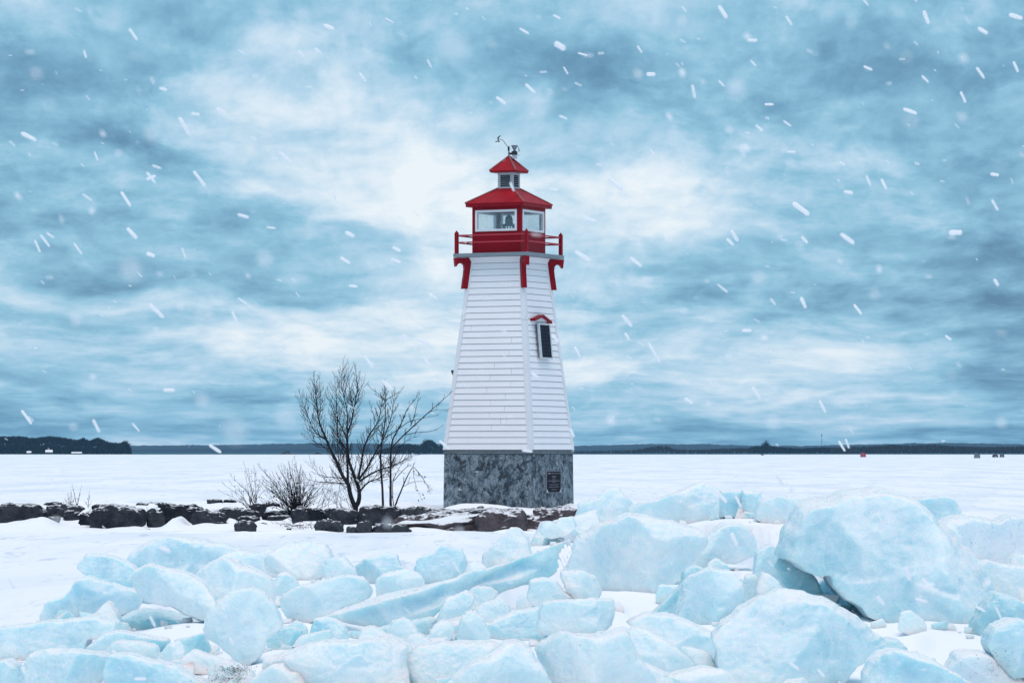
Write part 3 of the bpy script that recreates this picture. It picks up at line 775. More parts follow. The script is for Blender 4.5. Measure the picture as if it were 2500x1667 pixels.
for face in range(4):
    for side in (0, 1):
        for za, zb in ((ZB + .002, ZJ - .004), (ZJ + .004, ZT - .002)):
            k = MB(); ha, hb = hz_(za), hz_(zb)
            if side == 0: slab(k, face, -ha - (.034 if face % 2 else .0), -ha + TL[face], za, -hb - (.034 if face % 2 else .0), -hb + TL[face], zb, -.006, .034, -.006, .034)
            else: slab(k, face, ha - TR[face], ha + (.034 if face % 2 else .0), za, hb - TR[face], hb + (.034 if face % 2 else .0), zb, -.006, .034, -.006, .034)
            k.build('corner_trim', M_TRIM, lh, bevel=.006)
# gallery deck
DH = 1.122
k = MB(); k.box(-DH + .03, DH - .03, -DH + .03, DH - .03, 7.183, 7.262); k.build('deck_boards', M_DECK, lh)
for face in range(4):
    k = MB(); a = DH - (.0 if face % 2 == 0 else .032)
    slab(k, face, -a, a, 7.180, -a, a, 7.276, -.03, 0, -.03, 0, DH)
    k.build('deck_fascia', M_DECK, lh, bevel=.006)
k = MB(); k.frus(.80, 7.02, .86, 7.178); k.build('deck_bearer', M_TRIM, lh)
# corner brackets (profile traced: r outward along the diagonal, height)
def br(u, v):   # from the left bracket of the photograph
    return ((392 - u) / 3.7325 / 90.4 / .949, 1.95 + (1101 - (300 + v / 3.7325)) / 90.4)
prof = [br(*q) for q in ((392, 1228), (237, 1228), (246, 1310), (256, 1308), (264, 1292), (278, 1280), (296, 1276), (312, 1282), (324, 1298), (328, 1330), (322, 1390), (314, 1440), (305, 1510), (357, 1510))]
for c in range(4):
    ang = R(-135 + 90 * c)
    ux, uy = math.cos(ang), math.sin(ang)
    r0, hw = .775 * math.sqrt(2) - .015, .062
    at = lambda r, z, sgn: (ux * (r0 + r) - uy * hw * sgn, uy * (r0 + r) + ux * hw * sgn, z - .006)
    top_z = prof[0][1]
    inner = lambda z: prof[0][0] + (prof[-1][0] - prof[0][0]) * (z - top_z) / (prof[-1][1] - top_z)
    strips = [(p_, (p_[0], top_z)) for p_ in prof[2:9]] + [(p_, (inner(p_[1]), p_[1])) for p_ in prof[8:13]]
    strips[0] = (prof[2], (prof[1][0], top_z))
    k = MB()
    for (a0, a1), (b0, b1) in zip(strips, strips[1:]):
        if abs(a0[0] - b0[0]) + abs(a0[1] - b0[1]) < 1e-6:      # corner between arm and leg
            k.add([at(*a0, -1), at(*a1, -1), at(inner(top_z), top_z, -1), at(*b1, -1), at(*a0, 1), at(*a1, 1), at(inner(top_z), top_z, 1), at(*b1, 1)],
                  [(0, 1, 2, 3), (7, 6, 5, 4), (1, 5, 6, 2), (2, 6, 7, 3)])
            continue
        k.add([at(*q, sg) for sg in (-1, 1) for q in (a0, a1, b1, b0)], [(0, 1, 2, 3), (7, 6, 5, 4), (0, 3, 7, 4), (1, 5, 6, 2)])
    a0, a1 = strips[0]; k.add([at(*q, sg) for sg in (-1, 1) for q in (a0, a1)], [(0, 1, 3, 2)])
    a0, a1 = strips[-1]; k.add([at(*q, sg) for sg in (-1, 1) for q in (a0, a1)], [(0, 1, 3, 2)])
    k.build('bracket', M_RED, lh)
# railing
PH = 1.052
for cx_, cy_ in ((-1, -1), (1, -1), (1, 1), (-1, 1)):
    k = MB(); s = .043; x, y = cx_ * PH, cy_ * PH
    k.box(x - s, x + s, y - s, y + s, 7.262, 7.822)
    k.add([(x - s - .004, y - s - .004, 7.822), (x + s + .004, y - s - .004, 7.822), (x + s + .004, y + s + .004, 7.822), (x - s - .004, y + s + .004, 7.822), (x, y, 7.905)], [(0, 1, 4), (1, 2, 4), (2, 3, 4), (3, 0, 4), (3, 2, 1, 0)])
    k.build('railing_post', M_RED, lh)
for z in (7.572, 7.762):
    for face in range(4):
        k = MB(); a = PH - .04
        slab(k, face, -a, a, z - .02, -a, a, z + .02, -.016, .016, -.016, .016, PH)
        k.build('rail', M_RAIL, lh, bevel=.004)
# lantern room
LH_, LZ0, LZ1 = .739, 7.262, 8.60
WZ0, WZ1 = 7.885, 8.435
WS = {0: (-.628, .600), 1: (-.660, .618), 2: (-.628, .600), 3: (-.628, .600)}
k = MB(); k.box(-LH_ + .07, LH_ - .07, -LH_ + .07, LH_ - .07, LZ0 + .55, LZ0 + .575); k.build('lantern_floor', M_GREYP, lh)
for face in range(4):
    s0, s1 = WS[face]
    a = LH_ - (.0 if face % 2 == 0 else .062)
    k = MB(); slab(k, face, -a, a, LZ0 + .002, -a, a, WZ0, -.06, 0, -.06, 0, LH_); k.build('parapet_wall', M_RED, lh)
    k = MB(); slab(k, face, -a, a, WZ1, -a, a, LZ1, -.06, 0, -.06, 0, LH_); k.build('lintel_wall', M_RED, lh)
    k = MB(); slab(k, face, -a, s0, WZ0 + .001, -a, s0, WZ1 - .001, -.06, 0, -.06, 0, LH_); k.build('corner_board', M_RED, lh)
    k = MB(); slab(k, face, s1, a, WZ0 + .001, s1, a, WZ1 - .001, -.06, 0, -.06, 0, LH_); k.build('corner_board', M_RED, lh)
    wn = empty('window', (0, 0, 0)); wn.parent = lh
    b_ = .048
    for (q0, q1, za, zb) in ((s0 - .012, s1 + .012, WZ1 - b_, WZ1 + .012), (s0 - .012, s1 + .012, WZ0 - .012, WZ0 + b_), (s0 - .012, s0 + b_, WZ0 + b_, WZ1 - b_), (s1 - b_, s1 + .012, WZ0 + b_, WZ1 - b_)):
        k = MB(); slab(k, face, q0, q1, za, q0, q1, zb, -.055, .022, -.055, .022, LH_); k.build('window_frame', M_TRIM, wn)
    k = MB(); slab(k, face, s0 + b_ - .004, s1 - b_ + .004, WZ0 + b_ - .004, s0 + b_ - .004, s1 - b_ + .004, WZ1 - b_ + .004, -.036, -.030, -.036, -.030, LH_); k.build('pane', M_GLASS, wn)
# roofs
def hip_roof(z0, z1, h0, h1, zt, nm):
    k = MB(); k.frus(h0, z0, h0, z1); k.build(nm + '_fascia', M_RED, lh, bevel=.008)
    for face in range(4):
        k = MB(); ov = h0 + .012
        q = [fp(face, -ov, z1 + .001, 0, ov), fp(face, ov, z1 + .001, 0, ov), fp(face, h1, zt, 0, h1), fp(face, -h1, zt, 0, h1)]
        lo = [(x, y, z - .02) for x, y, z in q]
        k.add(q + lo, [(0, 1, 2, 3), (7, 6, 5, 4), (0, 4, 5, 1), (1, 5, 6, 2), (2, 6, 7, 3), (3, 7, 4, 0)])
        k.build(nm, M_ROOF, lh)
        x, y, z = fp(face, ov, z1 + .012, 0, ov); x1, y1, zz = fp(face, h1, zt + .012, 0, h1)
        k = MB(); k.tube([(x, y, z), (x1, y1, zz)], [.022, .02], 6); k.build('hip_flashing', M_HIP, lh)
hip_roof(8.535, 8.635, .874, .226, 9.06, 'lantern_roof')
hip_roof(9.485, 9.535, .385, .012, 9.935, 'cupola_roof')
k = MB(); k.frus(.20, 9.05, .20, 9.49); k.build('cupola_core', M_DARK, lh)
for face in range(4):
    a = .224 - (.0 if face % 2 == 0 else .022)
    for q0, q1, za, zb in ((-a, -.150, 9.03, 9.487), (.150, a, 9.03, 9.487), (-.150, .150, 9.03, 9.092), (-.150, .150, 9.420, 9.487)):
        k = MB(); slab(k, face, q0, q1, za, q0, q1, zb, -.022, 0, -.022, 0, .224); k.build('louvre_frame', M_LOUV, lh)
    for i in range(6):
        z = 9.105 + i * .054
        k = MB(); slab(k, face, -.149, .149, z, -.149, .149, z + .013, -.014, -.001, -.022, -.012, .224)
        k.build('louvre_slat', M_LOUV, lh)
# beacon inside the lantern
bx, by, bz = .0, .0, LZ0 + .575
bc = empty('beacon', (bx, by, bz)); bc.parent = lh
for i in range(6):
    a = i * math.pi / 3 + .2
    k = MB(); k.tube([(.15 * math.cos(a), .15 * math.sin(a), 0), (.15 * math.cos(a), .15 * math.sin(a), .22)], [.022, .020], 8); k.build('column', M_BEACON, bc)
k = MB(); k.lathe((0, 0, 0), [(.19, .22), (.20, .235), (.20, .255), (.11, .275), (.105, .36), (.12, .365), (.12, .38)], 20); k.build('drum', M_BEACON, bc, True)
k = MB(); k.lathe((0, 0, 0), [(.085, .38), (.098, .41), (.095, .445), (.07, .48), (.03, .505), (.008, .52), (.006, .56), (.001, .565)], 20); k.build('dome', M_BLACK, bc, True)
# small lamp on the far left edge
k = MB(); zz = 1.95 + (1101 - 906.5) / 90.5; h = hz_(zz)
k.box(-h - .13, -h - .03, -h + .02, -h + .12, zz - .04, zz + .04); k.tube([(-h - .08, -h + .07, zz - .035), (-h - .09, -h + .07, zz - .09)], [.03, .045], 8)
k.build('wall_lamp', M_BLACK, lh)
# red hood on the right face
def face1(s, z, out): return fp(1, s, z, out)
zc = 1.95 + (1101 - 774) / 90.2
def rface_s(x, z):     # photo column -> position along the right face
    c0 = CX + hz_(z) * (math.cos(PHI)); 
    # world x of face point = CX + cos*q - sin*s
    q = hz_(z) + .115; D_ = 98.9
    return ((x - PXC) / FPX * D_ - CX - math.cos(PHI) * q) / (-math.sin(PHI))
sA, sM, sB = rface_s(1302, zc), rface_s(1324, zc), rface_s(1344, zc)
zA, zM, zBq = 1.95 + (1101 - 780) / 91, 1.95 + (1101 - 768.8) / 91, 1.95 + (1101 - 784.5) / 91
hood = empty('window_hood', (0, 0, 0)); hood.parent = lh
for (p0, q0, p1, q1) in ((sA, zA, sM, zM), (sM, zM, sB, zBq)):
    k = MB(); th = .062
    vs = []
    for out in (.01, .17):
        vs += [face1(p0, q0 - th / 2, out), face1(p1, q1 - th / 2, out), face1(p1, q1 + th / 2, out), face1(p0, q0 + th / 2, out)]
    k.add(vs, [(0, 1, 2, 3), (7, 6, 5, 4), (0, 4, 5, 1), (1, 5, 6, 2), (2, 6, 7, 3), (3, 7, 4, 0)])
    k.build('hood_board', M_RED, hood, bevel=.004)
k = MB(); vs = []
for out in (.02, .09): vs += [face1(sA + .1, zA - .03, out), face1(sB - .1, zBq + .02, out), face1(sM, zM - .04, out)]
k.add(vs, [(0, 1, 2), (5, 4, 3), (0, 3, 4, 1), (1, 4, 5, 2), (2, 5, 3, 0)]); k.build('gable_infill', M_TRIM, hood)

MW = Matrix.Translation((CX, CY, 0)) @ Matrix.Rotation(PHI, 4, 'Z')
# solar panel (its own thing, hung on the right face)
zt_, zb_ = 1.95 + (1101 - 788.5) / 91, 1.95 + (1101 - 874.5) / 91
st0, st1 = rface_s(1312.5, zt_), rface_s(1340.5, zt_); sb0, sb1 = rface_s(1319.5, zb_), rface_s(1347.5, zb_)
sp_base = Vector(face1((sb0 + sb1) / 2, zb_, .08))
sp = empty('solar_panel', MW @ sp_base, PHI)
tag(sp, 'dark solar panel in a pale frame on the lighthouse right wall', 'solar panel')
def pf(a, b, out):     # a across 0..1, b up 0..1
    s = (sb0 + (sb1 - sb0) * a) * (1 - b) + (st0 + (st1 - st0) * a) * b
    z = zb_ + (zt_ - zb_) * b
    return Vector(face1(s, z, out)) - sp_base
def panel(a0, a1, b0, b1, o0, o1, name, m, par):
    k = MB(); k.hexa([pf(a0, b0, o1), pf(a1, b0, o1), pf(a1, b0, o0), pf(a0, b0, o0), pf(a0, b1, o1), pf(a1, b1, o1), pf(a1, b1, o0), pf(a0, b1, o0)])
    return k.build(name, m, par)
panel(0.03, .97, .01, .99, .06, .135, 'backing_box', M_GREYP, sp)
for a0, a1, b0, b1 in ((0, 1, 0, .035), (0, 1, .965, 1), (0, .07, .035, .965), (.93, 1, .035, .965)):
    panel(a0, a1, b0, b1, .10, .158, 'panel_frame', M_ALU, sp)
for i in range(9):
    for j in range(2):
        b0 = .037 + i * .1032; a0 = .075 + j * .428
        panel(a0, a0 + .420, b0, b0 + .0985, .135, .146, 'solar_cell', M_CELL, sp)
# plaque
pz0, pz1 = 1.95 + (1101 - 1202.5) / 91, 1.95 + (1101 - 1150) / 91
HBq = 1.316
def ps(x): return ((x - PXC) / FPX * 98.9 - CX - math.cos(PHI) * HBq) / (-math.sin(PHI))
s0, s1 = ps(1332.5), ps(1367.5)
pb = Vector((HBq, (s0 + s1) / 2, pz0))
pl = empty('plaque', MW @ pb, PHI)
tag(pl, 'dark bronze plaque with clipped lower corners on the concrete base', 'plaque')
w, h = (s1 - s0) / 2, pz1 - pz0
def plate(pts, x0, x1, name, m):
    k = MB(); n = len(pts); k.add([(x1, s, z) for s, z in pts] + [(x0, s, z) for s, z in pts], [tuple(range(n)), tuple(reversed(range(n, 2 * n)))] + [(i, n + i, n + (i + 1) % n, (i + 1) % n) for i in range(n)])
    return k.build(name, m, pl)
plate([(-w - .02, -.012), (w + .02, -.012), (w + .02, h + .012), (-w - .02, h + .012)], -.02, .030, 'plaque_frame', simple('plaque rim', (0.18, 0.20, 0.25)))
plate([(-w + .09, .012), (w - .09, .012), (w - .01, .10), (w - .01, h - .005), (-w + .01, h - .005), (-w + .01, .10)], .02, .036, 'plaque_plate', M_PLAQ)
for sg in (-1, 1):
    plate([(sg * (w - .085), .008), (sg * (w - .004), .008), (sg * (w - .004), .092)][::sg], .03, .040, 'corner_plate', M_ALU)
def words_on(txt, s, z, size, sx):
    cu = bpy.data.curves.new('lettering', 'FONT'); cu.body = txt; cu.size = size; cu.align_x = 'CENTER'; cu.extrude = .002
    tmp = bpy.data.objects.new('lettering', cu); C.objects.link(tmp)
    me = bpy.data.meshes.new_from_object(tmp.evaluated_get(bpy.context.evaluated_depsgraph_get()))
    bpy.data.objects.remove(tmp); me.materials.clear(); me.materials.append(M_LETT)
    o = bpy.data.objects.new('lettering', me); C.objects.link(o); o.parent = pl
    o.location = (.039, s, z); o.rotation_euler = (R(90), 0, R(90)); o.scale = (sx, 1, 1)
words_on('POINT LIGHTHOUSE', .13, h - .075, .05, 1.25)
k = MB()
for za, ln in ((h - .145, .26), (h - .175, .22), (h - .235, .22), (h - .268, .70), (h - .305, .22), (h - .37, .5), (h - .43, .6), (h - .50, .28)):
    x = -ln / 2
    rr = random.Random(int(za * 1000))
    while x < ln / 2:
        L = rr.uniform(.02, .06); k.box(.036, .039, x, min(x + L, ln / 2), za, za + .014); x += L + .012
k.box(.036, .039, -w + .05, -.20, h - .075, h - .042)
o = k.build('text_lines', M_LETT, pl); o['kind'] = 'stuff'

# weather station on the cupola
wb = MW @ Vector((0, 0, 9.93))
ws = empty('weather_station', wb)
tag(ws, 'black weather station with wind cups and rain gauge on the roof tip', 'weather station')
def wp(u, v): return Vector(((1190 + u / 9.8 - 1243.3) / 90, 0, (379.5 - (310 + v / 9.8)) / 90))
k = MB(); k.tube([wp(522, 720), wp(520, 430)], [.016, .015], 8); k.box(-.035, .02, -.03, .03, wp(0, 540).z, wp(0, 445).z); k.build('mast', M_BLACK, ws)
arm = [wp(u, v) for u, v in ((505, 460), (470, 415), (430, 360), (395, 310), (360, 280), (320, 270), (275, 268))]
k = MB(); k.tube(arm, [.008] * len(arm), 6); k.build('curved_arm', M_BLACK, ws)
an = empty('anemometer', wp(262, 268)); an.parent = ws
k = MB(); k.tube([(0, 0, .05), (0, 0, -.06)], [.018, .016], 8); k.build('hub', M_BLACK, an)
k = MB(); k.add([(-.03, .006, .04), (.02, .006, .035), (.075, .006, .10), (.062, .006, .115), (-.03, -.006, .04), (.02, -.006, .035), (.075, -.006, .10), (.062, -.006, .115)],
               [(0, 1, 2, 3), (7, 6, 5, 4), (0, 4, 5, 1), (1, 5, 6, 2), (2, 6, 7, 3), (3, 7, 4, 0)]); k.build('wind_vane', M_BLACK, an)
for i in range(3):
    a = R(175 + 120 * i)
    k = MB(); c = Vector((math.cos(a) * .052, math.sin(a) * .052, -.06))
    k.tube([(0, 0, -.06), c], [.005, .005], 5); k.lathe((c.x, c.y, c.z), [(.004, -.02), (.016, -.014), (.020, 0), (.016, .014), (.004, .02)], 10); k.build('wind_cup', M_BLACK, an)
rg = empty('rain_gauge', wp(655, 720)); rg.parent = ws
sx = lambda v: (720 - v) / 9.8 / 90
k = MB(); k.lathe((0, 0, 0), [(.030, sx(530)), (.035, sx(520)), (.088, sx(425)), (.090, sx(412)), (.080, sx(412)), (.03, sx(510))], 18); k.build('funnel', M_GREYP, rg)
k = MB(); k.lathe((0, 0, 0), [(.08, sx(640)), (.085, sx(600)), (.078, sx(560)), (.03, sx(535))], 18); k.box(-.17, .02, -.02, .02, sx(635), sx(585)); k.build('gauge_body', M_BLACK, rg)
k = MB(); k.box(-.07, .075, -.06, .06, sx(725), sx(642)); k.build('shield_box', M_LOUV, rg)
k = MB()
for q in (0, 1): k.tube([(.085, .02 * q, sx(430)), (.105 + .02 * q, .02 * q, sx(480)), (.11 + .03 * q, 0, sx(560))], [.004, .004, .008], 5)
k.tube([(.07, 0, sx(648)), (.145, 0, sx(650))], [.004, .004], 5); k.build('cable', M_BLACK, rg)

z4_ = lambda l: [(u / 3.36, 1040 + v / 3.36) for u, v in l]
z8_ = lambda l: [(500 + u / 5.88, 1160 + v / 5.88) for u, v in l]
for i, (pl_, d_, dep) in enumerate((
        (z4_([(1200, 660), (1232, 630), (1295, 652), (1285, 695), (1210, 695)]), 97.0, .25),
        (z4_([(1605, 700), (1650, 648), (1800, 628), (1900, 645), (1950, 685), (1780, 702)]), 98.6, .5),
        (z4_([(-20, 655), (0, 635), (100, 617), (250, 628), (340, 642), (200, 668), (60, 665)]), 98.4, .4),
        (z4_([(640, 730), (680, 690), (735, 668), (745, 690), (700, 735)]), 93.6, .2),
        (z8_([(290, 680), (345, 613), (440, 636), (470, 690), (380, 740)]), 91.6, .25),
        (z8_([(560, 800), (640, 700), (800, 636), (930, 655), (1100, 650), (1230, 600), (1250, 700), (1400, 660), (1700, 660), (1640, 760), (1650, 850), (600, 850)]), 91.6, .4),
        (z8_([(870, 470), (960, 440), (1100, 455), (1230, 480), (1230, 525), (900, 525)]), 97.8, .3),
        (z8_([(1800, 560), (1830, 535), (2000, 490), (2200, 468), (2360, 470), (2100, 500), (1900, 545)]), 96.2, .25))):
    o, _ = lump('snow_drift', pl_, d_, M_SNOW, depth=dep, lean=.9, boxy=.75, rough=.012, seed=70 + i, relief=.15)
    tag(o, kind='stuff')

# ---------------------------------------------------------------- bare trees and shrubs
def z3(u, v): return (500 + u / 3.563, 880 + v / 3.563)
def z8(u, v): return (500 + u / 5.88, 1160 + v / 5.88)
def z4(u, v): return (u / 3.36, 1040 + v / 3.36)
def fine(pts, n):
    """Catmull-Rom through 3D points"""
    out = []
    m = len(pts)
    for i in range(m - 1):
        p0, p1, p2, p3 = pts[max(i - 1, 0)], pts[i], pts[i + 1], pts[min(i + 2, m - 1)]
        for k in range(n):
            t = k / n
            out.append(0.5 * ((2 * p1) + (p2 - p0) * t + (2 * p0 - 5 * p1 + 4 * p2 - p3) * t * t + (3 * p1 - p0 - 3 * p2 + p3) * t ** 3))
    out.append(pts[-1])
    return out
def grow(mb, p, dirv, L, r, rnd, depth, up=0.5):
    """a wandering twig with side twigs"""
    n = 5
    pts = [Vector(p)]
    d_ = dirv.normalized()
    for i in range(n):
        d_ = (d_ + Vector((rnd.uniform(-.09, .09), rnd.uniform(-.09, .09), rnd.uniform(-.03, .09) + up * .22))).normalized()
        pts.append(pts[-1] + d_ * L / n)
    mb.tube(pts, [r * (1 - .8 * i / n) + .0008 for i in range(n + 1)], 3, False)
    if depth > 0:
        for i in range(1, n):
            for q in range(rnd.choice((1, 1, 2))):
                t = (pts[i + 1] - pts[i]).normalized()
                side = t.cross(Vector((rnd.uniform(-1, 1), rnd.uniform(-1, 1), rnd.uniform(-1, 1)))).normalized()
                grow(mb, pts[i], t * .85 + side * .65, L * rnd.uniform(.3, .55) * (1 - .08 * i), r * .55, rnd, depth - 1, up)
def tree(name, base_px, d, limbs, label, seed, twig_step=.066, twig_len=.56, cat='tree', group=None):
    """limbs: (from photo zoom pts, r0, r1, depth slope, twig density)"""
    rnd = random.Random(seed)
    b = P(*base_px, d)
    t = tag(empty(name, b), label, cat, group)
    tw = MB()
    for i, (pts, r0, r1, sl, dens) in enumerate(limbs):
        q0 = pts[0]
        L3 = []
        run = 0
        for j, (x, y) in enumerate(pts):
            if j: run += math.hypot(x - pts[j - 1][0], y - pts[j - 1][1])
            L3.append(P(x, y, d) - b + Vector((0, sl * run / FPX * d + (.03 * math.sin(j * 1.7 + i) if j else 0), 0)))
        fl = fine(L3, 5)
        fl = [p + Vector((.008 * nz(p.z * 9, i), .008 * nz(p.z * 9, i + 40), 0)) for p in fl]
        n = len(fl)
        k = MB(); k.tube(fl, [r0 + (r1 - r0) * (j / (n - 1)) ** .8 for j in range(n)], 7)
        k.build('trunk' if i == 0 else 'branch', M_BARK, t, True)
        if dens > 0:
            length = sum((fl[j + 1] - fl[j]).length for j in range(n - 1))
            m = max(2, int(length / twig_step * dens))
            for q in range(m):
                f = .12 + .88 * (q + rnd.random()) / m
                j = min(n - 2, int(f * (n - 1)))
                tdir = (fl[j + 1] - fl[j]).normalized()
                sg = 1 if q % 2 else -1
                side = (Vector((sg * tdir.z, 0, -sg * tdir.x)) + Vector((0, rnd.uniform(-1.0, 1.0), 0))).normalized()
                r = (r0 + (r1 - r0) * f)
                grow(tw, fl[j], tdir * .8 + side * rnd.uniform(.45, .8), twig_len * rnd.uniform(.45, 1.1) * (1.05 - .45 * f), min(.008, r * .7), rnd, 1)
            grow(tw, fl[-1], fl[-1] - fl[-2], twig_len * .6, r1, rnd, 1)
    if tw.v:
        o = tw.build('twigs', M_TWIG, t); o['kind'] = 'stuff'
    return t, b
L = lambda *p: [z3(*q) for q in p]
TD = 93.4
tree('bare_tree', z3(1312, 1420), TD, [
    (L((1312, 1425), (1305, 1340), (1308, 1270)), .088, .075, 0, 0),
    (L((1308, 1280), (1270, 1180), (1250, 1080), (1200, 1000), (1150, 880), (1090, 760), (1060, 680), (1010, 560), (985, 440), (975, 300), (965, 210)), .068, .007, -.15, 1.0),
    (L((1308, 1275), (1340, 1215), (1340, 1130), (1320, 1060), (1290, 980), (1250, 860), (1235, 700), (1240, 620), (1270, 540), (1290, 430), (1320, 250), (1310, 120)), .066, .007, .12, 1.0),
    (L((1245, 1060), (1240, 900), (1228, 780), (1190, 720), (1155, 640), (1150, 500), (1140, 330), (1132, 230)), .034, .005, .1, 1.0),
    (L((1325, 1060), (1360, 900), (1380, 780), (1430, 650), (1510, 530), (1540, 380), (1560, 280)), .036, .005, -.1, 1.0),
    (L((1322, 1055), (1400, 950), (1480, 800), (1560, 660), (1620, 480), (1640, 330)), .034, .005, .2, .9),
    (L((1335, 1060), (1420, 1000), (1520, 950), (1650, 910), (1740, 860), (1800, 815)), .032, .005, -.2, .9),
    (L((1345, 1140), (1420, 1060), (1520, 1020), (1580, 960), (1650, 870)), .026, .004, .1, .9),
    (L((1060, 690), (960, 620), (900, 500), (870, 420), (840, 350)), .020, .004, .2, 1.0),
    (L((1080, 770), (980, 720), (930, 680), (900, 620)), .014, .003, -.2, 1.0),
    (L((1225, 1025), (1150, 1018), (1050, 1010), (980, 980), (940, 920)), .014, .003, .2, .7),
    (L((1250, 1072), (1100, 1060), (960, 1050), (880, 1020)), .017, .003, -.1, .5),
    (L((1235, 690), (1180, 560), (1120, 450), (1080, 330)), .020, .004, .2, 1.0),
    (L((1237, 660), (1240, 450), (1210, 300), (1190, 180), (1205, 75)), .020, .004, -.2, 1.0),
    (L((1290, 430), (1260, 250), (1250, 95)), .013, .003, .1, 1.0),
    (L((1290, 430), (1330, 330), (1370, 225)), .012, .003, -.1, 1.0),
    (L((985, 440), (950, 330), (940, 240)), .010, .003, .1, 1.0),
    (L((1000, 500), (1010, 350), (1000, 215)), .010, .003, -.1, 1.0),
    (L((1200, 1000), (1165, 880), (1150, 700), (1140, 560)), .020, .004, .2, 1.0),
], 'many limbed bare tree forking low behind grey boulders, left of the lighthouse', 21)
SD = 97.5
tree('bare_tree', z3(1550, 1275), SD, [
    (L((1550, 1290), (1545, 1130), (1530, 900), (1530, 800), (1545, 680), (1560, 600), (1570, 450), (1570, 340), (1566, 235)), .036, .007, 0, .7),
    (L((1570, 345), (1520, 300), (1450, 245)), .011, .005, .1, .1),
    (L((1570, 345), (1630, 310), (1695, 270)), .011, .005, -.1, .1),
    (L((1545, 670), (1500, 560), (1440, 400)), .012, .004, .2, .9),
    (L((1535, 830), (1600, 860), (1700, 960)), .010, .003, .2, .6),
], 'slender single stemmed bare sapling, left of the pair beside the lighthouse', 22, .10, .3)
tree('bare_tree', z3(1617, 1285), SD + .4, [
    (L((1617, 1300), (1615, 1080), (1615, 880), (1630, 700), (1700, 560), (1760, 420), (1830, 330)), .040, .006, .1, .7),
    (L((1622, 760), (1740, 640), (1850, 540), (1960, 440), (2040, 370), (2115, 305)), .022, .006, -.1, .35),
    (L((1570, 670), (1680, 600), (1780, 530), (1900, 500), (2000, 480)), .014, .004, .1, .25),
    (L((1740, 645), (1850, 625), (1960, 615), (2030, 590)), .011, .004, .2, .15),
    (L((1790, 570), (1830, 450), (1858, 310)), .013, .004, .2, .5),
    (L((1960, 440), (2020, 428), (2090, 430)), .008, .003, -.2, .1),
    (L((1615, 920), (1690, 760), (1760, 690), (1840, 660)), .013, .003, .2, .8),
    (L((1615, 980), (1540, 900), (1480, 700), (1430, 620)), .014, .004, -.2, .8),
], 'slender bare tree whose long branch reaches toward the lighthouse', 23, .10, .3)
dt, db = tree('bare_shrub', z3(1660, 1255), SD - .3, [
    (L((1655, 1262), (1720, 1100), (1770, 990), (1812, 920)), .026, .008, 0, .2),
    (L((1640, 1262), (1632, 1080), (1665, 980), (1720, 880)), .014, .004, .2, .4),
    (L((1650, 1040), (1720, 960), (1790, 910), (1850, 960), (1900, 1030), (1950, 1110)), .011, .003, -.1, .3),
    (L((1812, 920), (1870, 990), (1920, 1060), (1945, 1130)), .008, .003, .2, .4),
    (L((1812, 920), (1820, 1020), (1850, 1120), (1880, 1190)), .007, .003, -.2, .4),
    (L((1720, 1100), (1800, 1060), (1900, 1050), (1950, 1100)), .008, .003, .1, .3),
], 'drooping arched shrub with hanging berries beside the lighthouse base', 24, .11, .22, 'shrub')
k = MB(); rnd = random.Random(5)
for u, v in ((1845, 1130), (1858, 1210), (1900, 1160), (1903, 1190), (1885, 1000), (1920, 1005), (1862, 990), (1945, 1130), (1820, 960)):
    c = P(*z3(u, v), SD - .3) - db
    for q in range(3):
        e = c + Vector((rnd.uniform(-.02, .02), rnd.uniform(-.02, .02), rnd.uniform(-.03, .01)))
        k.lathe((e.x, e.y, e.z), [(.002, -.014), (.012, -.006), (.012, .006), (.002, .014)], 6)
o = k.build('berries', M_SEED, dt); o['kind'] = 'stuff'

def shrub(base, d, tips, label, seed, r=.011, seeds=0, sub=.5, spreadb=18, tl=.24):
    rnd = random.Random(seed)
    limbs = []
    for tx, ty in tips:
        bx_ = base[0] + rnd.uniform(-spreadb, spreadb) / 3.5; by_ = base[1] + rnd.uniform(-2, 3)
        mx, my = bx_ + (tx - bx_) * rnd.uniform(.42, .56), by_ + (ty - by_) * rnd.uniform(.5, .6)
        limbs.append(([(bx_, by_), (mx, my), (tx, ty)], r * rnd.uniform(.6, 1.1), .0025, rnd.uniform(-.5, .5), sub * rnd.uniform(.4, 1.2)))
    t, b = tree('bare_shrub', base, d, limbs, label, seed + 1, .13, tl, 'shrub')
    if seeds:
        k = MB()
        for i in range(seeds):
            tx, ty = rnd.choice(tips)
            f = rnd.uniform(.45, .97)
            c = P(base[0] + (tx - base[0]) * f + rnd.uniform(-5, 5), base[1] + (ty - base[1]) * f + rnd.uniform(-5, 5), d) - b + Vector((0, rnd.uniform(-.2, .2), 0))
            s = rnd.uniform(.006, .016)
            k.lathe((c.x, c.y, c.z), [(.001, -s * 1.4), (s, -s * .4), (s * .8, s * .6), (.001, s * 1.4)], 5)
        o = k.build('seed_heads', M_SEED, t); o['kind'] = 'stuff'
rnd = random.Random(9)
tips = [z3(u, v) for u, v in ((500, 930), (540, 990), (520, 1050), (510, 1120), (560, 1130), (600, 1010), (640, 1000), (660, 950), (700, 960), (720, 930), (745, 915), (775, 870), (790, 940), (815, 980), (840, 960),
        (850, 1010), (870, 1030), (905, 1040), (930, 1090), (960, 1060), (990, 1080), (1010, 1100), (1005, 1150), (980, 1190), (940, 1180), (580, 1080), (620, 1090), (690, 1030), (760, 1000), (800, 1050), (860, 1100), (900, 1150), (550, 1190), (600, 1160), (650, 1060), (720, 1080), (780, 1080), (830, 1110), (950, 1230), (520, 1230))]
tips += [(x + rnd.uniform(-6, 6), y + rnd.uniform(-6, 14)) for x, y in tips]
shrub(z3(800, 1330), 94.0, tips, 'dense bushy bare shrub with seed heads left of the tree', 31, .012, 260, .7, 60)
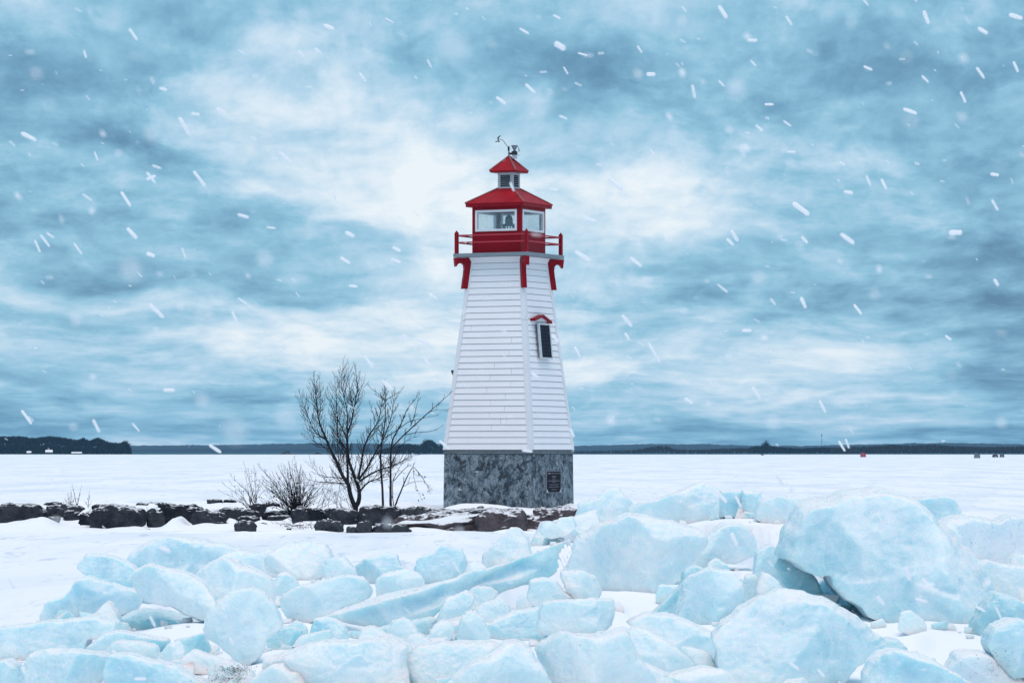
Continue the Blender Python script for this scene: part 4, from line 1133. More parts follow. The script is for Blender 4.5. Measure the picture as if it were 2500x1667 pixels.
shrub(z3(415, 1285), 97.6, [z3(u, v) for u, v in ((140, 1145), (185, 1090), (235, 1020), (245, 1080), (300, 1130), (345, 915), (360, 1000), (375, 980), (400, 1000), (430, 960), (430, 1080), (455, 1000), (470, 1070), (500, 1060), (525, 1120), (280, 1180), (330, 1100))],
      'thin open bare shrub leaning out, leftmost of the breakwater shrubs', 32, .010, 26, .45, 45)
tips = [z3(1030 + i * 12 + rnd.uniform(-18, 18), rnd.uniform(1040, 1200)) for i in range(20)]
shrub(z3(1140, 1290), 97.8, tips, 'row of thin straight dry stems between shrub and tree', 33, .006, 14, .6, 190, .2)
shrub(z4(632, 665), 98.0, [z4(595, 492), z4(672, 502), z4(655, 560), z4(612, 560)], 'small forked sapling sticking up behind the left breakwater stones', 34, .010, 0, .25, 3, .1)
shrub(z4(572, 657), 98.2, [z4(u, v) for u, v in ((575, 552), (550, 575), (590, 580), (540, 610), (595, 610), (560, 560))], 'tiny bushy dry weed left of the forked sapling', 35, .006, 18, .8, 4, .12)
shrub(z4(722, 660), 98.0, [z4(725, 545), z4(700, 625), z4(748, 630), z4(735, 590)], 'thin single dry weed right of the forked sapling', 36, .005, 0, .6, 4, .1)
shrub(z8(1330, 720), 91.0, [z8(u, v) for u, v in ((960, 740), (1000, 690), (1060, 680), (1100, 640), (1480, 800), (1560, 720), (1620, 690), (1640, 750), (1420, 640), (1230, 640), (1380, 760), (1300, 790))],
      'low straggly dry weeds in the snow below the big shrub', 37, .005, 30, .6, 120, .16)

# ---------------------------------------------------------------- foreground ice heap
def Z5(*l): return [(u / 2.94, 1280 + v / 2.94) for u, v in l]
def Z6(*l): return [(650 + u / 2.94, 1250 + v / 2.94) for u, v in l]
def Z7(*l): return [(1300 + u / 3.033, 1150 + v / 3.033) for u, v in l]
def Z8(*l): return [(1800 + u / 3.033, 1150 + v / 3.033) for u, v in l]
I, W_, K_, B_ = M_ICE, M_ICEW, M_ICED, M_ICEB
# outline, distance, material, lean, depth (None = from size), boxiness, label
ICE = [
    (Z5((905, 250), (950, 180), (1040, 125), (1190, 80), (1340, 85), (1500, 115), (1700, 160), (1860, 205), (1900, 330), (1700, 400), (1380, 440), (1200, 420), (960, 380)), 57, I, .5, .5, .55, 'broad rounded ice slab at the back of the left heap'),
    (Z5((540, 300), (620, 205), (760, 215), (900, 250), (1000, 330), (960, 450), (850, 460), (700, 395), (600, 362)), 52, I, .35, .35, .45, 'tilted squarish ice slab jutting out at upper left'),
    (Z5((300, 690), (310, 600), (350, 545), (480, 500), (560, 390), (620, 365), (850, 440), (1000, 480), (1000, 600), (800, 700), (650, 740), (450, 760), (320, 740)), 50, I, .4, .4, .5, 'blue ice slab beneath the tilted upper left slab'),
    (Z5((925, 420), (950, 335), (1045, 280), (1200, 315), (1350, 350), (1480, 420), (1560, 520), (1600, 640), (1470, 700), (1250, 610), (1050, 560), (960, 500)), 44.5, W_, .7, .38, .45, 'thick sloping frosted slab overhanging a shadowed hollow'),
    (Z5((1380, 370), (1480, 280), (1600, 225), (1700, 270), (1750, 290), (1900, 350), (1980, 430), (1990, 540), (1850, 600), (1700, 600), (1560, 560), (1450, 450)), 50, W_, .55, .4, .5, 'pale rounded block behind the round ice disc'),
    (Z5((1560, 240), (1700, 180), (1870, 205), (1930, 170), (2020, 200), (2060, 300), (2030, 420), (1850, 400), (1650, 340)), 55, W_, .5, .4, .55, 'low pale lump behind the block above the disc'),
    (Z5((1960, 480), (1990, 360), (2060, 335), (2150, 430), (2150, 520), (1990, 600), (1940, 560)), 46, W_, .4, .2, .5, 'small upright ice wedge right above the round disc'),
    (Z5((1465, 700), (1490, 610), (1570, 530), (1680, 470), (1800, 452), (1900, 490), (1990, 580), (2040, 700), (2030, 740), (1950, 800), (1900, 900), (1850, 980), (1790, 1020), (1700, 965), (1600, 900), (1500, 840), (1460, 770)), 37.5, W_, .28, .22, .35, 'round upright ice disc with a chipped left rim'),
    (Z6((80, 620), (200, 540), (400, 480), (590, 450), (700, 465), (775, 560), (740, 620), (600, 670), (400, 750), (280, 800), (200, 830), (130, 740)), 42.5, W_, .6, .32, .5, 'stubby tilted slab leaning up right of the round disc'),
    (Z5((1940, 760), (2050, 725), (2170, 760), (2160, 800), (2080, 890), (2000, 930), (1910, 900)), 39.5, K_, .4, .2, .5, 'small blue ice wedge tucked at the disc right side'),
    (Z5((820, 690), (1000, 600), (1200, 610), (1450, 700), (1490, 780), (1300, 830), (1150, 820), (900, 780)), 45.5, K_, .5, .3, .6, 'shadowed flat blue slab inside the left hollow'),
    (Z5((640, 690), (700, 620), (775, 545), (840, 610), (870, 700), (840, 770), (700, 780)), 45, W_, .5, .25, .5, 'small pointed snowy shard at the mouth of the hollow'),
    (Z5((-60, 760), (80, 725), (300, 700), (650, 655), (850, 690), (850, 780), (650, 820), (640, 950), (380, 960), (150, 1010), (-60, 1030)), 42.5, I, .7, .5, .6, 'long low snow covered slab at the left edge'),
    (Z5((620, 880), (750, 780), (870, 760), (1050, 790), (1215, 815), (1210, 870), (1130, 930), (1000, 900), (800, 930), (680, 950)), 41, I, .7, .3, .5, 'tapering flat slab pointing right under the hollow'),
    (Z5((730, 920), (820, 840), (1000, 835), (1130, 870), (1150, 960), (950, 980), (780, 980)), 39.5, W_, .8, .25, .5, 'small snowy flat slab above the left bottom boulders'),
    (Z5((130, 1030), (200, 930), (300, 895), (390, 890), (600, 905), (770, 940), (800, 1160), (500, 1260), (200, 1260), (140, 1120)), 35.5, I, .5, .4, .5, 'rounded grey blue boulder of ice at bottom left'),
    (Z5((735, 1050), (770, 940), (900, 920), (1100, 970), (1280, 1010), (1420, 1100), (1540, 1200), (1200, 1270), (780, 1260)), 34.5, I, .5, .35, .5, 'flat faced bottom ice block with a sloping right side'),
    (Z5((1130, 950), (1200, 860), (1290, 830), (1330, 900), (1330, 980), (1220, 990)), 38.5, W_, .4, .15, .6, 'small rounded knob of snowy ice left of the disc base'),
    (Z5((1290, 970), (1380, 895), (1500, 930), (1750, 1010), (1820, 1060), (1700, 1090), (1450, 1070), (1320, 1040)), 36.8, W_, .9, .2, .5, 'flat pale slab lying in front of the disc base'),
    (Z5((1770, 1150), (1850, 1070), (1940, 1005), (2030, 975), (2080, 1040), (2160, 1050), (2230, 1130), (2230, 1230), (1780, 1230)), 34.0, W_, .5, .3, .6, 'lumpy snow coated mound at bottom right of the disc'),
    (Z5((-80, 1000), (60, 960), (130, 1000), (170, 1120), (220, 1260), (-80, 1260)), 36.5, I, .5, .3, .6, 'dark blue ice lump in the bottom left corner'),
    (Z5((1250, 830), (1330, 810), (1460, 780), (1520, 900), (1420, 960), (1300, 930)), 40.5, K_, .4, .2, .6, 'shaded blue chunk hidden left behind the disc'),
    # centre
    (Z6((-20, 330), (60, 270), (150, 215), (300, 205), (430, 230), (480, 320), (470, 430), (300, 540), (120, 450), (0, 420)), 53, W_, .45, .4, .55, 'bulky pale block behind the stubby tilted slab'),
    (Z6((400, 400), (430, 330), (560, 320), (650, 420), (640, 520), (450, 540)), 52, W_, .5, .3, .55, 'small pale block between bulky block and low crest'),
    (Z6((620, 420), (660, 360), (740, 320), (860, 290), (940, 300), (970, 380), (1030, 420), (950, 500), (800, 560), (700, 520)), 53, I, .45, .35, .5, 'low wedge of pale ice at the crest near center left'),
    (Z6((780, 520), (830, 440), (1000, 405), (1090, 430), (1140, 490), (1120, 570), (900, 620), (800, 640)), 48.5, W_, .55, .3, .5, 'block resting behind the long slanting ice slab'),
    (Z6((1060, 400), (1100, 320), (1200, 290), (1260, 230), (1330, 240), (1420, 290), (1450, 410), (1300, 500), (1180, 540), (1080, 500)), 53, I, .4, .4, .45, 'square blue block standing behind the long slab'),
    (Z6((1430, 410), (1450, 370), (1510, 345), (1570, 380), (1590, 440), (1450, 470)), 50, W_, .5, .15, .6, 'small snow lump between two blocks behind the slab'),
    (Z6((1550, 300), (1620, 240), (1750, 110), (1830, 115), (1880, 170), (1910, 280), (1870, 350), (1680, 420), (1560, 420)), 54, W_, .3, .3, .45, 'upright angular block with a pointed top by the bedrock'),
    (Z6((1880, 260), (1940, 130), (1975, 70), (2050, 65), (2110, 120), (2100, 220), (1960, 320)), 57, W_, .5, .35, .6, 'rounded white ice knob directly below the lighthouse base'),
    (Z6((2020, 170), (2060, 60), (2200, 35), (2370, -20), (2400, 150), (2200, 230), (2050, 250)), 58, W_, .4, .4, .55, 'white ice lump right of the rounded knob'),
    (Z6((300, 860), (330, 770), (450, 710), (750, 620), (1100, 540), (1400, 460), (1700, 370), (2000, 250), (2200, 175), (2400, 100), (2420, 330), (2120, 445), (1880, 525), (1600, 600), (1250, 705), (1190, 765), (900, 845), (700, 890), (480, 915), (350, 890)), 43.5, I, .75, .35, .45, 'very long slanting ice slab crossing the middle of the heap'),
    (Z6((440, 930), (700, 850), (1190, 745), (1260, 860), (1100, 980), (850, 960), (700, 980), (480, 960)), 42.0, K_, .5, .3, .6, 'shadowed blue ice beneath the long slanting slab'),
    (Z6((870, 860), (900, 780), (980, 755), (1060, 790), (1110, 900), (1060, 950), (950, 940), (880, 900)), 38.5, W_, .4, .16, .5, 'small round ice ball in front of the long slab'),
    (Z6((1210, 790), (1250, 700), (1290, 620), (1440, 560), (1500, 600), (1460, 700), (1430, 760), (1330, 800)), 42, W_, .5, .3, .5, 'left of two stacked snowy lumps below the long slab'),
    (Z6((1430, 640), (1440, 570), (1510, 528), (1620, 540), (1670, 590), (1580, 680), (1480, 700)), 43, W_, .5, .25, .55, 'upper snowy lump touching the long slab'),
    (Z6((1500, 690), (1560, 650), (1680, 610), (1745, 660), (1760, 730), (1640, 800), (1540, 770)), 41, W_, .5, .25, .5, 'squarish snowy lump below the upper snowy lump'),
    (Z6((1365, 860), (1400, 750), (1440, 710), (1490, 715), (1560, 760), (1610, 880), (1590, 950), (1450, 960), (1370, 910)), 38.5, W_, .4, .25, .5, 'upright pale lump with jagged left edge in center foreground'),
    (Z6((1150, 940), (1200, 810), (1270, 770), (1340, 800), (1350, 880), (1270, 970), (1180, 980)), 39.5, W_, .4, .2, .55, 'narrow upright lump left of the jagged pale lump'),
    (Z7((15, 1190), (30, 1100), (60, 985), (160, 955), (450, 940), (600, 945), (620, 1010), (590, 1130), (520, 1190), (230, 1215), (80, 1220)), 38.5, W_, .5, .25, .4, 'clean rectangular ice block lying flat in center'),
    (Z6((1540, 830), (1750, 720), (1960, 680), (1990, 850), (2130, 870), (1960, 990), (1880, 990), (1600, 950)), 40, I, .8, .4, .6, 'wide flat slab behind the rectangular block'),
    (Z6((1870, 600), (1890, 490), (1980, 463), (2080, 490), (2140, 560), (2260, 640), (2200, 690), (1970, 690), (1880, 640)), 43, W_, .5, .3, .5, 'rounded block above the rectangular one'),
    (Z6((195, 955), (240, 890), (460, 843), (480, 890), (440, 935), (320, 960)), 37.0, W_, .8, .18, .5, 'thin snowy slab right of the disc, low down'),
    (Z6((640, 960), (680, 830), (780, 818), (860, 870), (980, 910), (1080, 970), (950, 1020), (700, 1020)), 36.5, W_, .7, .3, .65, 'snow covered hump left below the ice ball'),
    (Z6((-20, 1060), (120, 1000), (350, 930), (700, 915), (860, 890), (1020, 960), (1010, 1080), (1020, 1260), (400, 1290), (-20, 1290)), 34, W_, .8, .45, .6, 'long snowy ridge with a dark curved underside at bottom'),
    (Z6((960, 1100), (1080, 960), (1250, 925), (1600, 925), (1690, 955), (1600, 1100), (1450, 1290), (1000, 1290)), 34.5, W_, .8, .45, .6, 'rough snowy slab right of the bottom ridge'),
    (Z6((1240, 1280), (1300, 1215), (1420, 1105), (1620, 990), (1720, 930), (1780, 910), (1860, 950), (1925, 1000), (1970, 1090), (2060, 1290)), 33, W_, .75, .35, .55, 'smooth domed ice slab at the bottom center'),
    (Z7((15, 1320), (50, 1270), (100, 1235), (200, 1180), (300, 1205), (450, 1205), (690, 1150), (760, 1330), (900, 1500), (950, 1640), (120, 1640), (70, 1490)), 33.5, W_, .65, .4, .5, 'large mottled snowy boulder right of the domed slab'),
    # right
    (Z7((300, 400), (325, 300), (340, 240), (390, 215), (470, 200), (560, 120), (620, 115), (720, 200), (760, 280), (640, 400), (450, 420)), 60, W_, .4, .5, .5, 'pale peaked block just right of the lighthouse base'),
    (Z7((45, 450), (70, 380), (140, 368), (165, 395), (200, 345), (300, 335), (330, 400), (250, 480), (130, 500)), 56, W_, .5, .3, .55, 'pair of fused white knobs below the peaked block'),
    (Z7((210, 760), (260, 650), (330, 490), (480, 390), (700, 320), (900, 340), (1200, 410), (1280, 480), (1240, 620), (1120, 740), (1030, 900), (980, 980), (760, 1010), (620, 1020), (450, 960), (330, 840)), 47, W_, .55, .9, .5, 'biggest smooth white mass in the middle right of the heap'),
    (Z7((205, 770), (215, 740), (350, 728), (470, 780), (520, 900), (460, 980), (340, 970), (240, 870)), 43.2, W_, .4, .3, .5, 'square faced block at the foot of the big white mass'),
    (Z7((690, 280), (760, 230), (860, 230), (1100, 140), (1250, 80), (1400, 140), (1420, 300), (1280, 440), (900, 420), (740, 370)), 57, W_, .5, .7, .55, 'faint white crest block behind the big white mass'),
    (Z7((1390, 160), (1400, 148), (1530, 148), (1542, 160), (1540, 330), (1390, 340)), 56, I, .15, .3, .35, 'left one of two glassy pale green ice cubes on the crest'),
    (Z7((1550, 150), (1560, 138), (1680, 148), (1692, 160), (1690, 340), (1560, 345)), 55.5, I, .15, .3, .35, 'right one of two glassy ice cubes, with vertical streaks'),
    (Z7((1680, 220), (1800, 180), (1980, 190), (2050, 260), (1950, 400), (1750, 420), (1640, 360)), 54, W_, .6, .5, .6, 'broken snowy shelf between ice cubes and the biggest block'),
    (Z7((1180, 640), (1270, 490), (1400, 390), (1560, 390), (1650, 480), (1660, 620), (1500, 680), (1400, 680), (1230, 760), (1110, 780)), 49, W_, .7, .5, .5, 'crumbled white shelf above the leaning right block'),
    (Z7((1040, 1090), (1080, 960), (1100, 860), (1180, 760), (1300, 715), (1480, 735), (1560, 850), (1600, 980), (1480, 1090), (1330, 1200), (1170, 1220), (1060, 1150)), 42, I, .5, .45, .5, 'bluish block leaning in front of the crumbled shelf'),
    (Z7((830, 1090), (940, 990), (1020, 910), (1110, 820), (1120, 735), (1190, 695), (1260, 715), (1160, 900), (1080, 1080), (950, 1140)), 43.5, K_, .5, .3, .5, 'narrow grey blue slab squeezed beside the leaning block'),
    (Z7((1620, 830), (1640, 720), (1650, 600), (1700, 555), (1770, 535), (1850, 640), (1895, 760), (1900, 900), (1820, 940), (1720, 900)), 45, I, .25, .35, .5, 'upright rounded pillar of blue ice beside the dark crack'),
    (Z7((1550, 930), (1570, 780), (1610, 755), (1660, 770), (1690, 960), (1600, 1010)), 43.2, W_, .3, .18, .6, 'left bright snowy shard below the ice pillar'),
    (Z7((1650, 870), (1700, 745), (1790, 780), (1860, 880), (1780, 960), (1680, 970)), 42.6, W_, .4, .2, .6, 'right bright snowy shard below the ice pillar'),
    (Z8((-210, 1230), (-160, 1160), (-60, 1060), (30, 1000), (200, 925), (360, 872), (500, 890), (640, 940), (780, 1010), (900, 1085), (980, 1150), (1090, 1230), (1135, 1300), (1070, 1340), (980, 1400), (830, 1540), (700, 1680), (40, 1690), (-100, 1560), (-170, 1400)), 36, I, .5, .6, .5, 'huge rounded blue boulder of ice in the right foreground'),
    (Z7((670, 1190), (760, 1150), (950, 1215), (1150, 1370), (1210, 1440), (1160, 1530), (1000, 1540), (850, 1440), (700, 1340)), 35.8, W_, .8, .25, .5, 'smooth slab with a dark gap under it, left of the boulder'),
    (Z7((690, 1120), (850, 1050), (1060, 1060), (1330, 1180), (1410, 1320), (1410, 1480), (1200, 1480), (950, 1240)), 38.5, I, .9, .4, .65, 'trampled snowy slope left of the huge boulder'),
    (Z7((780, 1400), (1000, 1500), (1250, 1440), (1450, 1480), (1560, 1660), (850, 1660)), 34.4, W_, .8, .35, .65, 'snow crusted slope at the bottom beside the huge boulder'),
    (Z8((300, 620), (330, 520), (350, 430), (500, 230), (700, 170), (850, 140), (1050, 100), (1200, 145), (1340, 210), (1430, 290), (1490, 390), (1680, 560), (1800, 750), (1890, 880), (1830, 980), (1760, 1120), (1720, 1270), (1580, 1380), (1400, 1360), (1230, 1310), (1180, 1260), (1120, 1200), (960, 1100), (900, 1000), (800, 920), (690, 850), (660, 745), (560, 760), (350, 650)), 43, I, .45, .9, .45, 'tallest and biggest pale blue ice block at right'),
    (Z8((1330, 210), (1500, 178), (1590, 190), (1640, 290), (1660, 420), (1500, 460), (1400, 330)), 50, I, .5, .4, .55, 'pale green slab peeking out behind the tallest block'),
    (Z8((920, 1520), (980, 1390), (1060, 1330), (1200, 1310), (1400, 1370), (1560, 1460), (1720, 1560), (1790, 1680), (1000, 1680)), 34.5, I, .8, .4, .5, 'striped sloping slab at the bottom edge under the tallest block'),
    (Z8((1820, 1270), (1850, 1190), (1900, 1130), (2000, 1092), (2123, 1092), (2260, 1180), (2280, 1500), (2050, 1540), (1900, 1420)), 36.5, I, .4, .4, .5, 'rounded ice boulder cut off by the right edge'),
    (Z8((1460, 400), (1600, 320), (1740, 325), (1900, 360), (2010, 318), (2130, 338), (2280, 420), (2280, 780), (1780, 790), (1660, 640)), 48, B_, .9, .6, .6, 'dirt flecked snowy slope at upper right'),
    (Z8((1700, 690), (1850, 660), (2000, 690), (2280, 720), (2280, 960), (2000, 1000), (1880, 920), (1780, 820)), 44, W_, .8, .4, .6, 'snow covered ledge below the flecked slope at right'),
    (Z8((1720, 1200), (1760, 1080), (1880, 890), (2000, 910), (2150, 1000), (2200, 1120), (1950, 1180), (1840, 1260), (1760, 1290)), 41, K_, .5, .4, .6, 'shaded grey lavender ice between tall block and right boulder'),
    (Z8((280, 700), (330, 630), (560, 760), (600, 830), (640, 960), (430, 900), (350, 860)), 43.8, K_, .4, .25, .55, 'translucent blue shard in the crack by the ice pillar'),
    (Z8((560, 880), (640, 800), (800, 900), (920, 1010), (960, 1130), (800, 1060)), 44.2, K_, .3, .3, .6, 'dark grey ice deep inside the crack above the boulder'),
    (Z8((1520, 1500), (1620, 1330), (1820, 1330), (2060, 1480), (2200, 1690), (1700, 1690)), 36.5, B_, .8, .4, .6, 'dirty grey snow patch at the bottom right corner'),
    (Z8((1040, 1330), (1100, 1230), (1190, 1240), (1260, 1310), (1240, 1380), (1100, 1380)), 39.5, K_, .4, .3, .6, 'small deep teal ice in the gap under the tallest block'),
    (Z5((1560, 1010), (1700, 1000), (1820, 1060), (1830, 1160), (1600, 1180), (1480, 1120)), 35.3, B_, .8, .3, .65, 'dirt speckled snow in front of the round disc'),
]
lumps, lump_label, lump_obj = [], [], []
for i, (poly, d, m, lean, depth, boxy, lab) in enumerate(ICE):
    wpx = max(p[0] for p in poly) - min(p[0] for p in poly)
    d *= .72; depth *= .75; lean *= .6
    o, info = lump('ice_block', poly, d, m, depth=depth, lean=lean, boxy=boxy * .55, relief=.26 if m is not M_ICEW else .42, facets=9 if wpx > 350 else 6, fine_=84 if wpx > 350 else 60, rough=.030 if wpx > 250 else .036, seg=96 if wpx > 350 else 64, seed=i + 200, jag=.025, yaw=random.Random(i).uniform(-.25, .25))
    tag(o, lab, 'ice block', 'ice blocks heaped in the foreground')
    lumps.append((info[0], info[1] + .12, info[2], info[3], info[4])); lump_label.append(lab); lump_obj.append(o)
# snow packed under and between the blocks
def heap_z(x, y):
    sw = sz = 0.0
    for cx_, cy_, cz_, H, W in lumps:
        r = .22 + .30 * W
        q = ((x - cx_) / r) ** 2 + ((y - cy_) / (r * 1.6 + .8)) ** 2
        if q < 9:
            w = math.exp(-q); sw += w; sz += w * (cz_ - .25 * H - .05)
    z = sz / sw if sw > 1e-4 else -.2
    f = min(1.0, sw * 2.2)
    return max(-.25, -.25 + (z + .25) * f * f * (3 - 2 * f)) + .025 * nz(x * 2.2, y * 1.2) + .012 * nz(x * 7, y * 4)
tag(grid('snow_heap', spread(-7, 8.5, 190), spread(18.5, 54, 150), heap_z, M_SNOW), kind='structure')
# loose chunks lying on the packed snow in the gaps
rnd = random.Random(404)
big = list(lumps)
chunks = []
for i in range(64):
    for q in range(60):
        px, y = (rnd.uniform(1380, 2520) if i < 44 else rnd.uniform(80, 1380)), rnd.uniform(23.0, 37.0)
        x = (px - PXC) / FPX * y
        z = heap_z(x, y)
        row_ = HZ + (EYE - z) / y * FPX
        if z > .05 and 1300 < row_ < 1680 and all(abs(x - b_[0]) > .40 * b_[4] or abs(y - b_[1]) > .5 for b_ in big): break
    wm = rnd.uniform(.10, .30) * (1.3 if i < 20 else 1)
    wpx = wm / y * FPX
    hpx = wpx * rnd.uniform(.45, .85)
    tl = rnd.uniform(-.25, .25)
    base_y = row_ + hpx * .12
    poly = [(px + wpx * (a - .5) * rnd.uniform(.9, 1.1), base_y - hpx * b_ * rnd.uniform(.85, 1.1) + tl * wpx * (a - .5)) for a, b_ in ((.02, .1), (.0, .55), (.12, .92), (.45, 1.0), (.8, .95), (.98, .6), (1.0, .12), (.5, -.05))]
    o, info = lump('ice_chunk', poly, y, (M_ICE, M_ICEW, M_ICEW)[i % 3], depth=wm * rnd.uniform(.3, .5), lean=rnd.uniform(.15, .4), boxy=.3, rough=.04, seg=44, seed=i + 900, jag=.03, yaw=rnd.uniform(-.4, .4), relief=.3, fine_=34, facets=6)
    chunks.append((o, info, px))
bpy.context.view_layer.update()
dg_ = bpy.context.evaluated_depsgraph_get()
near_ = {}
for o, info, px in chunks:          # keep those the picture shows, two beside any one block
    seen = 0
    for ax in (-.3, -.15, 0, .15, .3):
        for az_ in (-.2, 0, .2, .38):
            tgt = Vector((info[0] + ax * info[4], info[1], info[2] + az_ * info[3]))
            dv = (tgt - cam.location).normalized()
            hit, loc, nrm_, ix_, ob_, mm_ = scene.ray_cast(dg_, cam.location + dv * 15, dv)
            if hit and ob_.name == o.name: seen += 1
    j_ = min(range(len(lump_label)), key=lambda q: ((lumps[q][0] - info[0]) ** 2 + (.5 * (lumps[q][1] - info[1])) ** 2))
    if seen < 7 or len(near_.setdefault(j_, [])) >= 2:
        bpy.data.objects.remove(o)
        continue
    near_[j_].append((info[0], o))
for j_, lst in near_.items():
    lst.sort(key=lambda q: q[0])
    lab = lump_label[j_]
    if len(lab.split()) > 9: lab = lab.split(',')[0]
    for q, (x_, o) in enumerate(lst):
        pre = 'loose ice chunk beside the ' if len(lst) == 1 else ('left loose ice chunk beside the ', 'right loose ice chunk beside the ')[q]
        tag(o, ' '.join((pre + lab).split()[:16]), 'ice chunk', 'loose ice chunks between the big blocks')

# loose crumbs of ice between the blocks
rnd = random.Random(77)
for m_, cnt, lo_, hi_ in ((M_ICEW, 520, .010, .045), (M_ICE, 150, .03, .10)):
    k = MB()
    for i in range(cnt):
        c = rnd.choice(lumps)
        x, y = c[0] + rnd.gauss(0, .55 * c[4]), c[1] - rnd.uniform(-.2, .8)
        s = rnd.uniform(lo_, hi_)
        z = heap_z(x, y) + s * .3
        rot = Matrix.Rotation(rnd.uniform(0, 6), 3, 'Z') @ Matrix.Rotation(rnd.uniform(-.8, .8), 3, 'X')
        vs = [Vector((x, y, z)) + rot @ Vector((a * s * rnd.uniform(.5, 1.4), b2 * s * rnd.uniform(.4, 1.1), c2 * s * rnd.uniform(.3, .8))) for c2 in (-1, 1) for a, b2 in ((-1, -1), (1, -1), (1, 1), (-1, 1))]
        k.hexa(vs)
    tag(k.build('ice_rubble', m_), kind='stuff')
# dark grit blown onto the ice
k = MB()
from mathutils.bvhtree import BVHTree
dg = bpy.context.evaluated_depsgraph_get()
def drop(px, py):
    o = cam.location; d_ = (P(px, py, 10) - o).normalized()
    hit, loc, nrm, idx, ob, mm = scene.ray_cast(dg, o + d_ * 15, d_)
    return (loc, nrm) if hit else (None, None)
bpy.context.view_layer.update(); dg = bpy.context.evaluated_depsgraph_get()
spots = [(2450, 1290, 60, 30, 26), (575, 1634, 40, 10, 170), (545, 1656, 40, 8, 70), (2440, 1610, 40, 30, 30), (1900, 1520, 300, 90, 6), (1250, 1520, 350, 80, 6), (300, 1450, 250, 90, 5)]
for cx_, cy_, sx_, sy_, n in spots:
    for i in range(n * 2):
        loc, nrm = drop(rnd.gauss(cx_, sx_ * .6), rnd.gauss(cy_, sy_ * .6))
        if loc is None or loc.y > 75: continue
        s = rnd.uniform(.001, .0038)
        k.lathe((loc.x, loc.y, loc.z), [(.0005, -s), (s, -s * .2), (s * .8, s * .5), (.0005, s)], 5)
tag(k.build('dirt', simple('dark grit', (0.03, 0.028, 0.03))), kind='stuff')

